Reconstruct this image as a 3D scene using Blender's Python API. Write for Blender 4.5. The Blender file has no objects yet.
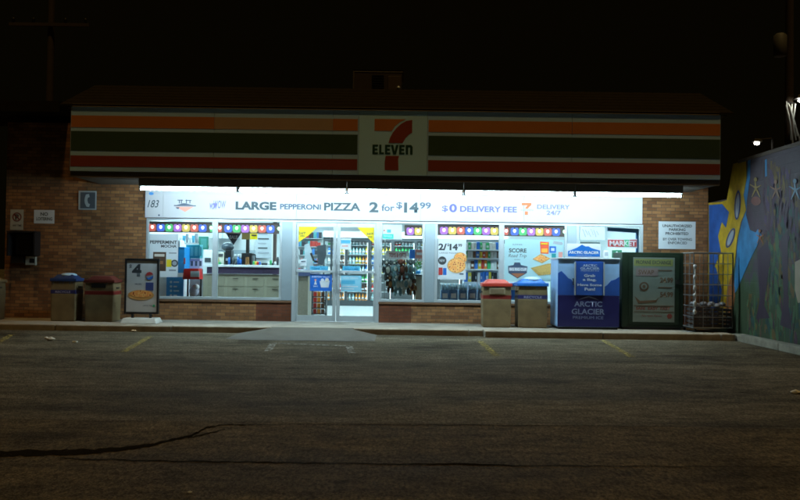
import bpy, bmesh, math, random
from mathutils import Vector, Matrix
random.seed(7)
SC = bpy.context.scene
COL = SC.collection
R = math.radians

# ------------------------------------------------------------------ camera
CAM_H = 1.45
cd = bpy.data.cameras.new('camera'); cam = bpy.data.objects.new('camera', cd); COL.objects.link(cam)
cd.sensor_width = 36; cd.lens = 36; cd.clip_start = 0.1; cd.clip_end = 500
CM = Matrix.Translation((0, 0, CAM_H)) @ Matrix.Rotation(R(90 + 1.07), 4, 'X') @ Matrix.Rotation(R(0.773), 4, 'Z')
cam.matrix_world = CM
SC.camera = cam

# ------------------------------------------------------------------ world, moonlike street glow, exposure
w = bpy.data.worlds.new('World'); SC.world = w; w.use_nodes = True
nt = w.node_tree; bg = nt.nodes['Background']
sky = nt.nodes.new('ShaderNodeTexSky'); sky.sky_type = 'NISHITA'; sky.sun_disc = False
SUN_EL, SUN_AZ = 73, 165
sky.sun_elevation = R(SUN_EL); sky.sun_rotation = R(SUN_AZ)
warm = nt.nodes.new('ShaderNodeBackground'); warm.inputs[0].default_value = (.0016, .0011, .0002, 1)   # town glow on the night sky
add = nt.nodes.new('ShaderNodeAddShader')
nt.links.new(sky.outputs[0], bg.inputs[0]); bg.inputs[1].default_value = 0.00004
nt.links.new(bg.outputs[0], add.inputs[0]); nt.links.new(warm.outputs[0], add.inputs[1]); nt.links.new(add.outputs[0], nt.nodes['World Output'].inputs[0])
sd = bpy.data.lights.new('sun', 'SUN'); sun = bpy.data.objects.new('sun', sd); COL.objects.link(sun)
sd.energy = 0.66; sd.angle = R(3); sd.color = (1.0, 0.63, 0.21)
az = R(SUN_AZ)
dirv = Vector((math.sin(az) * math.cos(R(SUN_EL)), math.cos(az) * math.cos(R(SUN_EL)), math.sin(R(SUN_EL))))
sun.rotation_euler = dirv.to_track_quat('Z', 'Y').to_euler()
sun.location = (0, -5, 20)
vs = SC.view_settings
SC.display_settings.display_device = 'sRGB'
vs.view_transform = 'Standard'; vs.look = 'None'; vs.gamma = 1; vs.exposure = 0; vs.use_curve_mapping = False
cy = SC.cycles
cy.use_denoising = True; cy.filter_width = 1.7; cy.max_bounces = 8; cy.diffuse_bounces = 4; cy.transparent_max_bounces = 16
cy.sample_clamp_indirect = 4; cy.caustics_reflective = False; cy.caustics_refractive = False

# ------------------------------------------------------------------ pixel helpers (photo pixels, 800x500)
def ray(px, py):
    d = CM.to_3x3() @ Vector(((px - 400) / 800, (250 - py) / 800, -1))
    return Vector((0, 0, CAM_H)), d
def W(px, py, Y):
    o, d = ray(px, py); return o + d * (Y / d.y)
def G(px, py, z=0.0):
    o, d = ray(px, py); return o + d * ((z - CAM_H) / d.z)
def WX(px, py, X):
    o, d = ray(px, py); return o + d * (X / d.x)
YF = 18.4                      # plane of the shop front
def FX(px, Y=YF): return (px - 400) * Y / 800
def FZ(py, Y=YF): return CAM_H + (265 - py) * Y / 800
def R4(x0, y0, x1, y1, Y):     # upright rectangle at depth Y from pixels
    c = W((x0 + x1) / 2, (y0 + y1) / 2, Y); a = (x1 - x0) * Y / 1600; b = (y1 - y0) * Y / 1600
    return c.x - a, c.x + a, c.z - b, c.z + b

# ------------------------------------------------------------------ materials
MC = {}
def mat(name, col, rough=0.6, metal=0.0, var=0.12, scale=6.0, bump=0.0, bscale=60.0, spec=0.4, emit=None, estr=0.0, trans=0.0, coat=0.0):
    if name in MC: return MC[name]
    m = bpy.data.materials.new(name); m.use_nodes = True; n = m.node_tree; b = n.nodes['Principled BSDF']
    tc = n.nodes.new('ShaderNodeTexCoord')
    nz = n.nodes.new('ShaderNodeTexNoise'); nz.inputs['Scale'].default_value = scale; nz.inputs['Detail'].default_value = 6
    n.links.new(tc.outputs['Object'], nz.inputs['Vector'])
    mx = n.nodes.new('ShaderNodeMix'); mx.data_type = 'RGBA'
    lo = [c * (1 - var) for c in col]; hi = [min(1, c * (1 + var)) for c in col]
    mx.inputs[6].default_value = (*lo, 1); mx.inputs[7].default_value = (*hi, 1)
    n.links.new(nz.outputs['Fac'], mx.inputs[0]); n.links.new(mx.outputs[2], b.inputs['Base Color'])
    b.inputs['Roughness'].default_value = rough; b.inputs['Metallic'].default_value = metal
    b.inputs['Specular IOR Level'].default_value = spec
    b.inputs['Coat Weight'].default_value = coat
    if bump:
        nb = n.nodes.new('ShaderNodeTexNoise'); nb.inputs['Scale'].default_value = bscale; nb.inputs['Detail'].default_value = 8
        n.links.new(tc.outputs['Object'], nb.inputs['Vector'])
        bm_ = n.nodes.new('ShaderNodeBump'); bm_.inputs['Strength'].default_value = bump; bm_.inputs['Distance'].default_value = 0.01
        n.links.new(nb.outputs['Fac'], bm_.inputs['Height']); n.links.new(bm_.outputs[0], b.inputs['Normal'])
    if emit:
        b.inputs['Emission Color'].default_value = (*emit, 1); b.inputs['Emission Strength'].default_value = estr
    if trans:
        out = n.nodes['Material Output']; tr = n.nodes.new('ShaderNodeBsdfTranslucent'); ms = n.nodes.new('ShaderNodeMixShader')
        n.links.new(mx.outputs[2], tr.inputs[0]); ms.inputs[0].default_value = trans
        n.links.new(b.outputs[0], ms.inputs[1]); n.links.new(tr.outputs[0], ms.inputs[2]); n.links.new(ms.outputs[0], out.inputs[0])
    MC[name] = m; return m

def brick_mat(name, c1, c2, mortar, sx=0.215, sz=0.075, dirt=1.0):
    m = bpy.data.materials.new(name); m.use_nodes = True; n = m.node_tree; b = n.nodes['Principled BSDF']; L = n.links.new
    tc = n.nodes.new('ShaderNodeNewGeometry'); sp = n.nodes.new('ShaderNodeSeparateXYZ'); L(tc.outputs['Position'], sp.inputs[0])
    ad = n.nodes.new('ShaderNodeMath'); ad.operation = 'ADD'; L(sp.outputs['X'], ad.inputs[0]); L(sp.outputs['Y'], ad.inputs[1])
    cb = n.nodes.new('ShaderNodeCombineXYZ'); L(ad.outputs[0], cb.inputs[0]); L(sp.outputs['Z'], cb.inputs[1])
    br = n.nodes.new('ShaderNodeTexBrick'); L(cb.outputs[0], br.inputs['Vector'])
    br.inputs['Scale'].default_value = 1.0; br.inputs['Brick Width'].default_value = sx; br.inputs['Row Height'].default_value = sz
    br.inputs['Mortar Size'].default_value = 0.006; br.inputs['Mortar Smooth'].default_value = 0.2; br.inputs['Bias'].default_value = -0.1
    br.inputs['Color1'].default_value = (*c1, 1); br.inputs['Color2'].default_value = (*c2, 1); br.inputs['Mortar'].default_value = (*mortar, 1)
    nz = n.nodes.new('ShaderNodeTexNoise'); nz.inputs['Scale'].default_value = 1.6; nz.inputs['Detail'].default_value = 9; nz.inputs['Roughness'].default_value = 0.7
    L(tc.outputs['Position'], nz.inputs['Vector'])
    rp = n.nodes.new('ShaderNodeMapRange'); rp.inputs[1].default_value = .3; rp.inputs[2].default_value = .7; rp.inputs[3].default_value = 1 - .4 * dirt; rp.inputs[4].default_value = 1 + .25 * dirt
    L(nz.outputs['Fac'], rp.inputs[0])
    ml = n.nodes.new('ShaderNodeMix'); ml.data_type = 'RGBA'; ml.blend_type = 'MULTIPLY'; ml.inputs[0].default_value = 1
    L(br.outputs['Color'], ml.inputs[6]); L(rp.outputs[0], ml.inputs[7]); L(ml.outputs[2], b.inputs['Base Color'])
    b.inputs['Roughness'].default_value = .85; b.inputs['Specular IOR Level'].default_value = .25
    bp = n.nodes.new('ShaderNodeBump'); bp.inputs['Strength'].default_value = .8; bp.inputs['Distance'].default_value = .012; bp.invert = True
    n2 = n.nodes.new('ShaderNodeTexNoise'); n2.inputs['Scale'].default_value = 40; L(tc.outputs['Position'], n2.inputs['Vector'])
    m2 = n.nodes.new('ShaderNodeMath'); m2.operation = 'MULTIPLY_ADD'; L(n2.outputs['Fac'], m2.inputs[0]); m2.inputs[1].default_value = .35; L(br.outputs['Fac'], m2.inputs[2])
    L(m2.outputs[0], bp.inputs['Height']); L(bp.outputs[0], b.inputs['Normal'])
    return m

def asphalt_mat(name, base, tint, big=.35):
    m = bpy.data.materials.new(name); m.use_nodes = True; n = m.node_tree; b = n.nodes['Principled BSDF']; L = n.links.new
    g = n.nodes.new('ShaderNodeNewGeometry')
    mp = n.nodes.new('ShaderNodeMapping'); mp.inputs['Scale'].default_value = (.22, 1.1, 1); L(g.outputs['Position'], mp.inputs[0])
    n1 = n.nodes.new('ShaderNodeTexNoise'); n1.inputs['Scale'].default_value = .9; n1.inputs['Detail'].default_value = 8; n1.inputs['Roughness'].default_value = .62; n1.inputs['Distortion'].default_value = .6
    L(mp.outputs[0], n1.inputs['Vector'])
    n2 = n.nodes.new('ShaderNodeTexNoise'); n2.inputs['Scale'].default_value = 34; n2.inputs['Detail'].default_value = 5; n2.inputs['Roughness'].default_value = .8; mp3 = n.nodes.new('ShaderNodeMapping'); mp3.inputs['Scale'].default_value = (1, .4, 1); L(g.outputs['Position'], mp3.inputs[0]); L(mp3.outputs[0], n2.inputs['Vector'])
    n3 = n.nodes.new('ShaderNodeTexVoronoi'); n3.inputs['Scale'].default_value = 70; L(g.outputs['Position'], n3.inputs['Vector'])
    r1 = n.nodes.new('ShaderNodeMapRange'); r1.inputs[1].default_value = .32; r1.inputs[2].default_value = .68; r1.inputs[3].default_value = 1 - big; r1.inputs[4].default_value = 1 + big; L(n1.outputs['Fac'], r1.inputs[0])
    r2 = n.nodes.new('ShaderNodeMapRange'); r2.inputs[1].default_value = .36; r2.inputs[2].default_value = .64; r2.inputs[3].default_value = .5; r2.inputs[4].default_value = 1.5; L(n2.outputs['Fac'], r2.inputs[0])
    r3 = n.nodes.new('ShaderNodeMapRange'); r3.inputs[3].default_value = .55; r3.inputs[4].default_value = 1.45; L(n3.outputs['Color'], r3.inputs[0])
    a = n.nodes.new('ShaderNodeMath'); a.operation = 'MULTIPLY'; L(r1.outputs[0], a.inputs[0]); L(r2.outputs[0], a.inputs[1])
    c = n.nodes.new('ShaderNodeMath'); c.operation = 'MULTIPLY'; L(a.outputs[0], c.inputs[0]); L(r3.outputs[0], c.inputs[1])
    mp2 = n.nodes.new('ShaderNodeMapping'); mp2.inputs['Scale'].default_value = (.5, 1, 1); L(g.outputs['Position'], mp2.inputs[0])
    n4 = n.nodes.new('ShaderNodeTexNoise'); n4.inputs['Scale'].default_value = 5; n4.inputs['Detail'].default_value = 10; n4.inputs['Roughness'].default_value = .75; L(mp2.outputs[0], n4.inputs['Vector'])
    r4 = n.nodes.new('ShaderNodeMapRange'); r4.inputs[1].default_value = .33; r4.inputs[2].default_value = .67; r4.inputs[3].default_value = .5; r4.inputs[4].default_value = 1.5; L(n4.outputs['Fac'], r4.inputs[0])
    c2 = n.nodes.new('ShaderNodeMath'); c2.operation = 'MULTIPLY'; L(c.outputs[0], c2.inputs[0]); L(r4.outputs[0], c2.inputs[1]); c = c2
    n5 = n.nodes.new('ShaderNodeTexNoise'); n5.inputs['Scale'].default_value = .55; n5.inputs['Detail'].default_value = 3; L(g.outputs['Position'], n5.inputs['Vector'])
    r5 = n.nodes.new('ShaderNodeMapRange'); r5.inputs[1].default_value = .56; r5.inputs[2].default_value = .7; r5.inputs[3].default_value = 1; r5.inputs[4].default_value = .5; L(n5.outputs['Fac'], r5.inputs[0])
    c3 = n.nodes.new('ShaderNodeMath'); c3.operation = 'MULTIPLY'; L(c.outputs[0], c3.inputs[0]); L(r5.outputs[0], c3.inputs[1]); c = c3
    ml = n.nodes.new('ShaderNodeVectorMath'); ml.operation = 'SCALE'; ml.inputs[0].default_value = tuple(base * t for t in tint); L(c.outputs[0], ml.inputs['Scale'])
    L(ml.outputs[0], b.inputs['Base Color'])
    rr = n.nodes.new('ShaderNodeMapRange'); rr.inputs[1].default_value = .3; rr.inputs[2].default_value = .7; rr.inputs[3].default_value = .85; rr.inputs[4].default_value = 1; L(n1.outputs['Fac'], rr.inputs[0]); L(rr.outputs[0], b.inputs['Roughness'])
    bp = n.nodes.new('ShaderNodeBump'); bp.inputs['Strength'].default_value = .7; bp.inputs['Distance'].default_value = .008
    ad = n.nodes.new('ShaderNodeMath'); ad.operation = 'ADD'; L(n3.outputs['Distance'], ad.inputs[0]); L(n2.outputs['Fac'], ad.inputs[1])
    L(ad.outputs[0], bp.inputs['Height']); L(bp.outputs[0], b.inputs['Normal'])
    b.inputs['Specular IOR Level'].default_value = .02
    return m

def worn_paint(name, col, lo=.42, hi=.58, sc=14):
    m = mat(name, col, .95, spec=.0); n = m.node_tree; L = n.links.new
    b = n.nodes['Principled BSDF']; nz = n.nodes.new('ShaderNodeTexNoise'); nz.inputs['Scale'].default_value = sc; nz.inputs['Detail'].default_value = 8; nz.inputs['Roughness'].default_value = .7
    g = n.nodes.new('ShaderNodeNewGeometry'); L(g.outputs['Position'], nz.inputs['Vector'])
    r = n.nodes.new('ShaderNodeMapRange'); r.inputs[1].default_value = lo; r.inputs[2].default_value = hi; L(nz.outputs['Fac'], r.inputs[0]); L(r.outputs[0], b.inputs['Alpha'])
    return m

def glass_mat():
    m = bpy.data.materials.new('window_glass'); m.use_nodes = True; n = m.node_tree; L = n.links.new
    for x in list(n.nodes):
        if x.type != 'OUTPUT_MATERIAL': n.nodes.remove(x)
    out = [x for x in n.nodes if x.type == 'OUTPUT_MATERIAL'][0]
    t = n.nodes.new('ShaderNodeBsdfTransparent'); t.inputs[0].default_value = (.93, .97, .96, 1)
    g = n.nodes.new('ShaderNodeBsdfGlossy'); g.inputs['Roughness'].default_value = .03
    f = n.nodes.new('ShaderNodeFresnel'); f.inputs[0].default_value = 1.45
    s = n.nodes.new('ShaderNodeMixShader'); L(f.outputs[0], s.inputs[0]); L(t.outputs[0], s.inputs[1]); L(g.outputs[0], s.inputs[2]); L(s.outputs[0], out.inputs[0])
    return m

def emis(name, col, s):
    if name in MC: return MC[name]
    m = bpy.data.materials.new(name); m.use_nodes = True; b = m.node_tree.nodes['Principled BSDF']
    b.inputs['Base Color'].default_value = (*[c * .6 for c in col], 1)
    b.inputs['Emission Color'].default_value = (*col, 1); b.inputs['Emission Strength'].default_value = s
    MC[name] = m; return m

GLASS = glass_mat()
BRICK = brick_mat('tan_brick', (.33, .155, .06), (.15, .062, .027), (.11, .075, .048))
REDBRICK = brick_mat('dark_red_brick', (.16, .05, .022), (.11, .035, .016), (.09, .045, .03))
ALU = mat('brushed_aluminium', (.55, .6, .63), .42, .55, .06, 3)
ALU2 = mat('anodised_panel', (.36, .43, .48), .45, .5, .1, 1.5)
DARKMETAL = mat('dark_metal', (.03, .028, .025), .5, .6, .2)
BLACK = mat('black_plastic', (.015, .015, .016), .4)
BANNER = mat('banner_vinyl', (.54, .53, .56), .6, var=.04, scale=3, spec=.2)
WHITE = mat('white_board', (.78, .79, .82), .5, var=.04, scale=3)
WPAPER = mat('white_poster_paper', (.8, .84, .88), .35, var=.03, trans=.4)
INNER = mat('interior_white_wall', (.74, .78, .8), .7, var=.05)
CONC = mat('concrete', (.25, .23, .19), .9, var=.55, scale=2.5, bump=.4, bscale=45)
CONC2 = mat('ramp_concrete', (.068, .06, .045), .85, var=.35, scale=4, bump=.4, bscale=45)

# ------------------------------------------------------------------ mesh helpers
ORG = {}
class MB:
    def __init__(s): s.bm = bmesh.new(); s.mats = []
    def mi(s, m):
        if m not in s.mats: s.mats.append(m)
        return s.mats.index(m)
    def _merge(s, t, m):
        i = s.mi(m)
        for f in t.faces: f.material_index = i
        me = bpy.data.meshes.new('tmp'); t.to_mesh(me); t.free(); s.bm.from_mesh(me); bpy.data.meshes.remove(me)
    def box(s, x0, x1, y0, y1, z0, z1, m, bev=0):
        t = bmesh.new(); bmesh.ops.create_cube(t, size=1)
        for v in t.verts: v.co = Vector(((x0 + x1) / 2 + v.co.x * (x1 - x0), (y0 + y1) / 2 + v.co.y * (y1 - y0), (z0 + z1) / 2 + v.co.z * (z1 - z0)))
        if bev: bmesh.ops.bevel(t, geom=list(t.edges), offset=bev, segments=2, affect='EDGES', profile=.6)
        s._merge(t, m); return s
    def taper(s, cx, cy_, z0, z1, w0, d0, w1, d1, m, bev=0):
        t = bmesh.new(); bmesh.ops.create_cube(t, size=1)
        for v in t.verts:
            top = v.co.z > 0; ww, dd = (w1, d1) if top else (w0, d0)
            v.co = Vector((cx + v.co.x * ww, cy_ + v.co.y * dd, z1 if top else z0))
        if bev: bmesh.ops.bevel(t, geom=list(t.edges), offset=bev, segments=3, affect='EDGES', profile=.6)
        s._merge(t, m); return s
    def rod(s, a, b, r, m, r2=None, seg=8):
        a = Vector(a); b = Vector(b); d = b - a
        if d.length < 1e-6: return s
        t = bmesh.new(); bmesh.ops.create_cone(t, cap_ends=True, segments=seg, radius1=r, radius2=r if r2 is None else r2, depth=d.length)
        M = Matrix.Translation((a + b) / 2) @ d.to_track_quat('Z', 'Y').to_matrix().to_4x4()
        bmesh.ops.transform(t, matrix=M, verts=t.verts)
        s._merge(t, m); return s
    def path(s, pts, r, m, seg=6):
        for a, b in zip(pts, pts[1:]): s.rod(a, b, r, m, seg=seg)
        return s
    def ball(s, c, r, m, sc=(1, 1, 1), u=12, v=8):
        t = bmesh.new(); bmesh.ops.create_uvsphere(t, u_segments=u, v_segments=v, radius=r)
        for q in t.verts: q.co = Vector((c[0] + q.co.x * sc[0], c[1] + q.co.y * sc[1], c[2] + q.co.z * sc[2]))
        for f in t.faces: f.smooth = True
        s._merge(t, m); return s
    def lathe(s, c, prof, m, seg=12):
        t = bmesh.new(); rings = []
        for r, z in prof:
            rings.append([t.verts.new((c[0] + r * math.cos(2 * math.pi * k / seg), c[1] + r * math.sin(2 * math.pi * k / seg), c[2] + z)) for k in range(seg)])
        for a, b in zip(rings, rings[1:]):
            for k in range(seg):
                f = t.faces.new((a[k], a[(k + 1) % seg], b[(k + 1) % seg], b[k])); f.smooth = True
        t.faces.new(rings[-1]); t.faces.new(list(reversed(rings[0])))
        s._merge(t, m); return s
    def prism(s, pts, off, m):
        t = bmesh.new(); off = Vector(off)
        a = [t.verts.new(Vector(p)) for p in pts]; b = [t.verts.new(Vector(p) + off) for p in pts]
        t.faces.new(a); t.faces.new(list(reversed(b)))
        n = len(a)
        for i in range(n): t.faces.new((a[i], b[i], b[(i + 1) % n], a[(i + 1) % n]))
        bmesh.ops.recalc_face_normals(t, faces=t.faces)
        s._merge(t, m); return s
    def fp(s, pts, Y, m, th=.003):        # prism on a plane facing the street, from pixels
        return s.prism([W(x, y, Y) for x, y in pts], (0, -th, 0), m)
    def fr(s, x0, y0, x1, y1, Y, m, th=.003, bev=0):
        a, b, c, d = R4(x0, y0, x1, y1, Y); return s.box(a, b, Y - th, Y, c, d, m, bev)
    def disc(s, px, py, rpx, Y, m, th=.003, seg=28, ry=None, ang=0):
        ry = ry or rpx; c = W(px, py, Y); k = Y / 800; P = []
        for i in range(seg):
            a = 2 * math.pi * i / seg; u = rpx * math.cos(a); v = ry * math.sin(a)
            P.append((c.x + (u * math.cos(ang) - v * math.sin(ang)) * k, Y, c.z + (u * math.sin(ang) + v * math.cos(ang)) * k))
        return s.prism(P, (0, -th, 0), m)
    def txt(s, body, x0, y0, x1, y1, Y, m, bold=0.0, shear=0.0):
        x, X, z, Z = R4(x0, y0, x1, y1, Y); return s.txt_m(body, x, X, z, Z, Y, m, bold, shear)
    def txt_m(s, body, x, X, z, Z, Y, m, bold=0.0, shear=0.0):
        cu = bpy.data.curves.new('t', 'FONT'); cu.body = body; cu.offset = bold; cu.shear = shear; cu.resolution_u = 4
        ob = bpy.data.objects.new('t', cu); COL.objects.link(ob); bpy.context.view_layer.update()
        me = bpy.data.meshes.new_from_object(ob.evaluated_get(bpy.context.evaluated_depsgraph_get()))
        bpy.data.objects.remove(ob); bpy.data.curves.remove(cu)
        if len(me.vertices) == 0: return s
        xs = [v.co.x for v in me.vertices]; ys = [v.co.y for v in me.vertices]
        a0, a1, b0, b1 = min(xs), max(xs), min(ys), max(ys)
        for v in me.vertices:
            u = (v.co.x - a0) / max(1e-6, a1 - a0); q = (v.co.y - b0) / max(1e-6, b1 - b0)
            v.co = Vector((x + u * (X - x), Y, z + q * (Z - z)))
        t = bmesh.new(); t.from_mesh(me); bpy.data.meshes.remove(me)
        for f in t.faces:
            if f.normal.y > 0: f.normal_flip()
        s._merge(t, m); return s
    def build(s, name, parent=None, smooth=False):
        me = bpy.data.meshes.new(name); org = ORG.get(parent.name, Vector()) if parent else Vector()
        if parent is not None and org.length: bmesh.ops.translate(s.bm, vec=-org, verts=s.bm.verts)
        s.bm.to_mesh(me); s.bm.free()
        for m in s.mats: me.materials.append(m)
        o = bpy.data.objects.new(name, me); COL.objects.link(o)
        if parent: o.parent = parent; ORG[o.name] = org
        return o

def tag(o, label, cat, group=None):
    o['label'] = label; o['category'] = cat
    if group: o['group'] = group
    return o
def thing(name, label, cat, loc=(0, 0, 0), group=None):
    o = bpy.data.objects.new(name, None); COL.objects.link(o); o.location = loc; ORG[o.name] = Vector(loc)
    o.empty_display_size = .2
    return tag(o, label, cat, group)
def struct(o): o['kind'] = 'structure'; return o

# ================================================================== GROUND
g = MB(); g.prism([(-70, -12, 0), (70, -12, 0), (70, 120, 0), (-70, 120, 0)], (0, 0, -.5), asphalt_mat('lot_asphalt', .08, (1.14, 1, .7), .45))
struct(g.build('parking_lot'))
g = MB(); e = 7.3
g.prism([(-70, -12, .004), (70, -12, .004), (70, e + .25, .004), (20, e + .1, .004), (6, e + .02, .004), (1, e + .05, .004), (-3, e, .004), (-8, e - .05, .004), (-70, e, .004)], (0, 0, -.02), asphalt_mat('road_asphalt', .068, (1.24, 1, .6), .3))
struct(g.build('road'))
TAR = worn_paint('tar_seam', (.013, .011, .008), .26, .46, 9)
def ribbon(name, cl, m, z):        # cl: (px, py, half thickness in px)
    b = MB(); up = []; dn = []
    for px, py, h in cl: up.append(G(px, py - h, z)); dn.append(G(px, py + h, z))
    t = bmesh.new(); U = [t.verts.new(p) for p in up]; D = [t.verts.new(p) for p in dn]
    for i in range(len(U) - 1): t.faces.new((D[i], D[i + 1], U[i + 1], U[i]))
    b._merge(t, m); return b
def jitter(cl, n=9, a=.55):
    out = []
    for (x0, y0, h0), (x1, y1, h1) in zip(cl, cl[1:]):
        for k in range(n):
            f = k / n; out.append((x0 + (x1 - x0) * f, y0 + (y1 - y0) * f + random.uniform(-a, a), max(.15, (h0 + (h1 - h0) * f) * random.uniform(.7, 1.25))))
    out.append(cl[-1]); return out
struct(ribbon('road_crack', jitter([(-60, 452, 3.8), (0, 453.5, 3.4), (60, 452.5, 3), (105, 450.5, 2.2), (150, 445, 1.3), (190, 436, 1), (208, 427, .8), (222, 425, .4), (245, 424.6, .3)]), TAR, .008).build('road_crack'))
struct(ribbon('road_crack', jitter([(188, 438, .4), (205, 434, .4), (225, 429, .3)]), TAR, .0085).build('road_crack'))
struct(ribbon('road_seam', jitter([(60, 458, .3), (150, 460.5, .35), (250, 461.8, .5), (330, 463, .25), (400, 464.2, .4), (470, 463.8, .7), (520, 465.5, .3), (640, 466, .2), (820, 467, .2)]), TAR, .0085).build('road_seam'))
struct(ribbon('lot_seam', jitter([(240, 424.7, .15), (330, 424.3, .15), (430, 424.8, .15), (530, 425.6, .2), (650, 426.2, .15), (820, 427, .15)], 6), TAR, .009).build('lot_seam'))
YEL = worn_paint('worn_yellow_paint', (.36, .3, .11), .41, .64)
WPT = worn_paint('worn_white_paint', (.36, .37, .34), .4, .64)
def line(name, a, b, wpx, m, z=.006):
    A = G(*a, z); B = G(*b, z); d = (B - A).normalized(); n = Vector((-d.y, d.x, 0)) * wpx
    t = MB(); q = bmesh.new(); q.faces.new([q.verts.new(p) for p in (A - n, A + n, B + n, B - n)]); t._merge(q, m)
    return struct(t.build(name))
line('parking_line', (151, 336), (123, 352), .06, YEL); line('parking_line', (480, 341), (497, 356), .06, YEL)
line('parking_line', (603, 340), (632, 357), .06, YEL); line('parking_line', (12, 334.5), (-14, 349), .06, YEL)
line('ramp_marking', (273, 343), (350, 346), .05, WPT, .012)
line('ramp_marking', (273, 343.5), (268, 351), .06, WPT, .012); line('ramp_marking', (349, 346.5), (352, 353), .06, WPT, .012)

# pavement: body + lighter kerb stones with small gaps
SWZ = .12
KY = 16.55
pv = MB(); pv.box(FX(-160, 17), FX(271, 16.6), KY + .16, YF + .02, -.1, SWZ, CONC)
pv.box(FX(271, 16.6), FX(354, 16.6), KY + .16, YF + .02, -.1, SWZ - .002, CONC)
pv.box(FX(354, 16.6), 6.85, KY + .16, YF + .02, -.1, SWZ, CONC)
struct(pv.build('pavement'))
KERB = mat('kerb_concrete', (.27, .23, .17), .9, var=.6, scale=5, bump=.5, bscale=40)
def kerb(x0, x1, y, h=.0):
    b = MB(); x = x0
    while x < x1 - .2:
        X = min(x1, x + 2.4); b.box(x + .008, X - .008, y + random.uniform(-.012, .012), y + (KY + .158 - y), -.1, SWZ + h + random.uniform(-.004, .004), KERB, .022); x = X
    return struct(b.build('kerb'))
kerb(FX(-160, 17), FX(273, 16.6), KY); kerb(FX(354, 16.6), FX(484, 16.6), KY); kerb(FX(484, 16.6), 6.84, KY - .28, .012)
r = MB(); xa, xb = FX(271, 16.6), FX(354, 16.6)
t = bmesh.new(); z1 = SWZ + .001; yy = KY - .02
P = [(xa, KY + .16, z1), (xb, KY + .16, z1), (xb, yy, z1 - .01), (xa, yy, z1 - .01), (xa - .08, 15.0, .009), (xb + .02, 15.0, .009), (xa - .62, yy, .002), (xb + .5, yy, .002), (xa - .62, 15.2, .002), (xb + .5, 15.2, .002)]
V = [t.verts.new(p) for p in P]
for f in ((0, 3, 2, 1), (3, 4, 5, 2), (3, 6, 8, 4), (2, 5, 9, 7)): t.faces.new([V[i] for i in f])
bmesh.ops.recalc_face_normals(t, faces=t.faces)
r._merge(t, CONC2); struct(r.build('kerb_ramp'))

# ================================================================== STORE BUILDING
store = thing('store_building', 'long low brick convenience store with striped sign band and lit windows', 'store', (0, YF, 0))
XL, XR = FX(5), 7.08
ZH, ZS, ZT = FZ(221.5), FZ(302), 4.62
b = MB()
b.box(XL, FX(146), YF, YF + .25, 0, ZT, BRICK); b.box(FX(643), XR, YF, YF + .25, 0, ZT, BRICK)
b.box(FX(146), FX(643), YF, YF + .25, ZH, ZT, BRICK)
for a, c in ((146, 257), (412, 643)): b.box(FX(a), FX(c), YF, YF + .22, 0, ZS - .05, BRICK)
b.box(XL, XL + .25, YF + .25, YF + 9, 0, ZT, BRICK); b.box(XR - .25, XR, YF + .25, YF + 9, 0, ZT, BRICK); b.box(XL, XR, YF + 9, YF + 9.25, 0, ZT, BRICK)
b.build('brick_wall', store)
for a, c in ((257, 294), (379, 412)): MB().box(FX(a), FX(c), YF - .004, YF + .22, 0, ZS - .05, REDBRICK).build('dark_brick_base', store)
SILL = mat('brick_sill', (.14, .07, .035), .8, var=.25, scale=12, bump=.3)
b = MB()
for a, c in ((146, 294), (379, 643)): b.box(FX(a), FX(c), YF - .035, YF + .2, ZS - .05, ZS - .005, SILL, .006)
b.build('sill', store)
# roof: flat deck, sloped mansard over the sign band, gutter line
ROOF = mat('brown_shingle', (.017, .013, .006), .95, var=.5, scale=9, bump=.4, bscale=25, spec=.1)
YS = 16.6
zt, zb = FZ(110.5, YS), FZ(175.2, YS)
rx0, rx1 = FX(62, YS), FX(728, YS)
b = MB(); ez = FZ(107.5, YS - .1); rz = FZ(89, 18.5)
for k in range(7):                       # shingle courses
    f0, f1 = k / 7, (k + 1) / 7; yA, yB = YS - .03 + 1.9 * f0, YS - .03 + 1.9 * f1; zA, zB = ez + (rz - ez) * f0, ez + (rz - ez) * f1
    b.prism([(rx0 - .1, yA, zA + .006), (rx0 - .1, yB, zB), (rx0 - .1, yB, zB - .05), (rx0 - .1, yA, zA - .03)], (rx1 - rx0 + .2, 0, 0), ROOF)
b.box(XL, XR, YF + .2, YF + 9.25, ZT, ZT + .06, ROOF)
b.box(FX(-40), FX(66), YF - .5, YF + 1.5, FZ(117, 18), FZ(106, 18), ROOF)
b.build('roof', store)
TRIM = mat('tan_trim', (.26, .19, .11), .7, var=.15)
b = MB(); b.box(FX(70, YS), FX(718, YS), YS - .03, YS + .1, zt, FZ(107.8, YS), TRIM); b.box(rx0, rx1, YS + .1, YF, zt + .02, ez - .04, DARKMETAL)
b.box(FX(68, YS), FX(720, YS), YS + .03, YS + .12, FZ(181, YS), zb, mat('brown_fascia_board', (.12, .085, .055), .75, var=.2))
b.build('fascia_trim', store)
b = MB(); b.box(FX(68, YS), FX(720, YS) , YS + .121, YF - .003, FZ(181, YS) + .02, FZ(181, YS) + .08, mat('soffit_paint', (.10, .09, .075), .8, var=.25, scale=2))
b.build('soffit', store)
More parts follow.
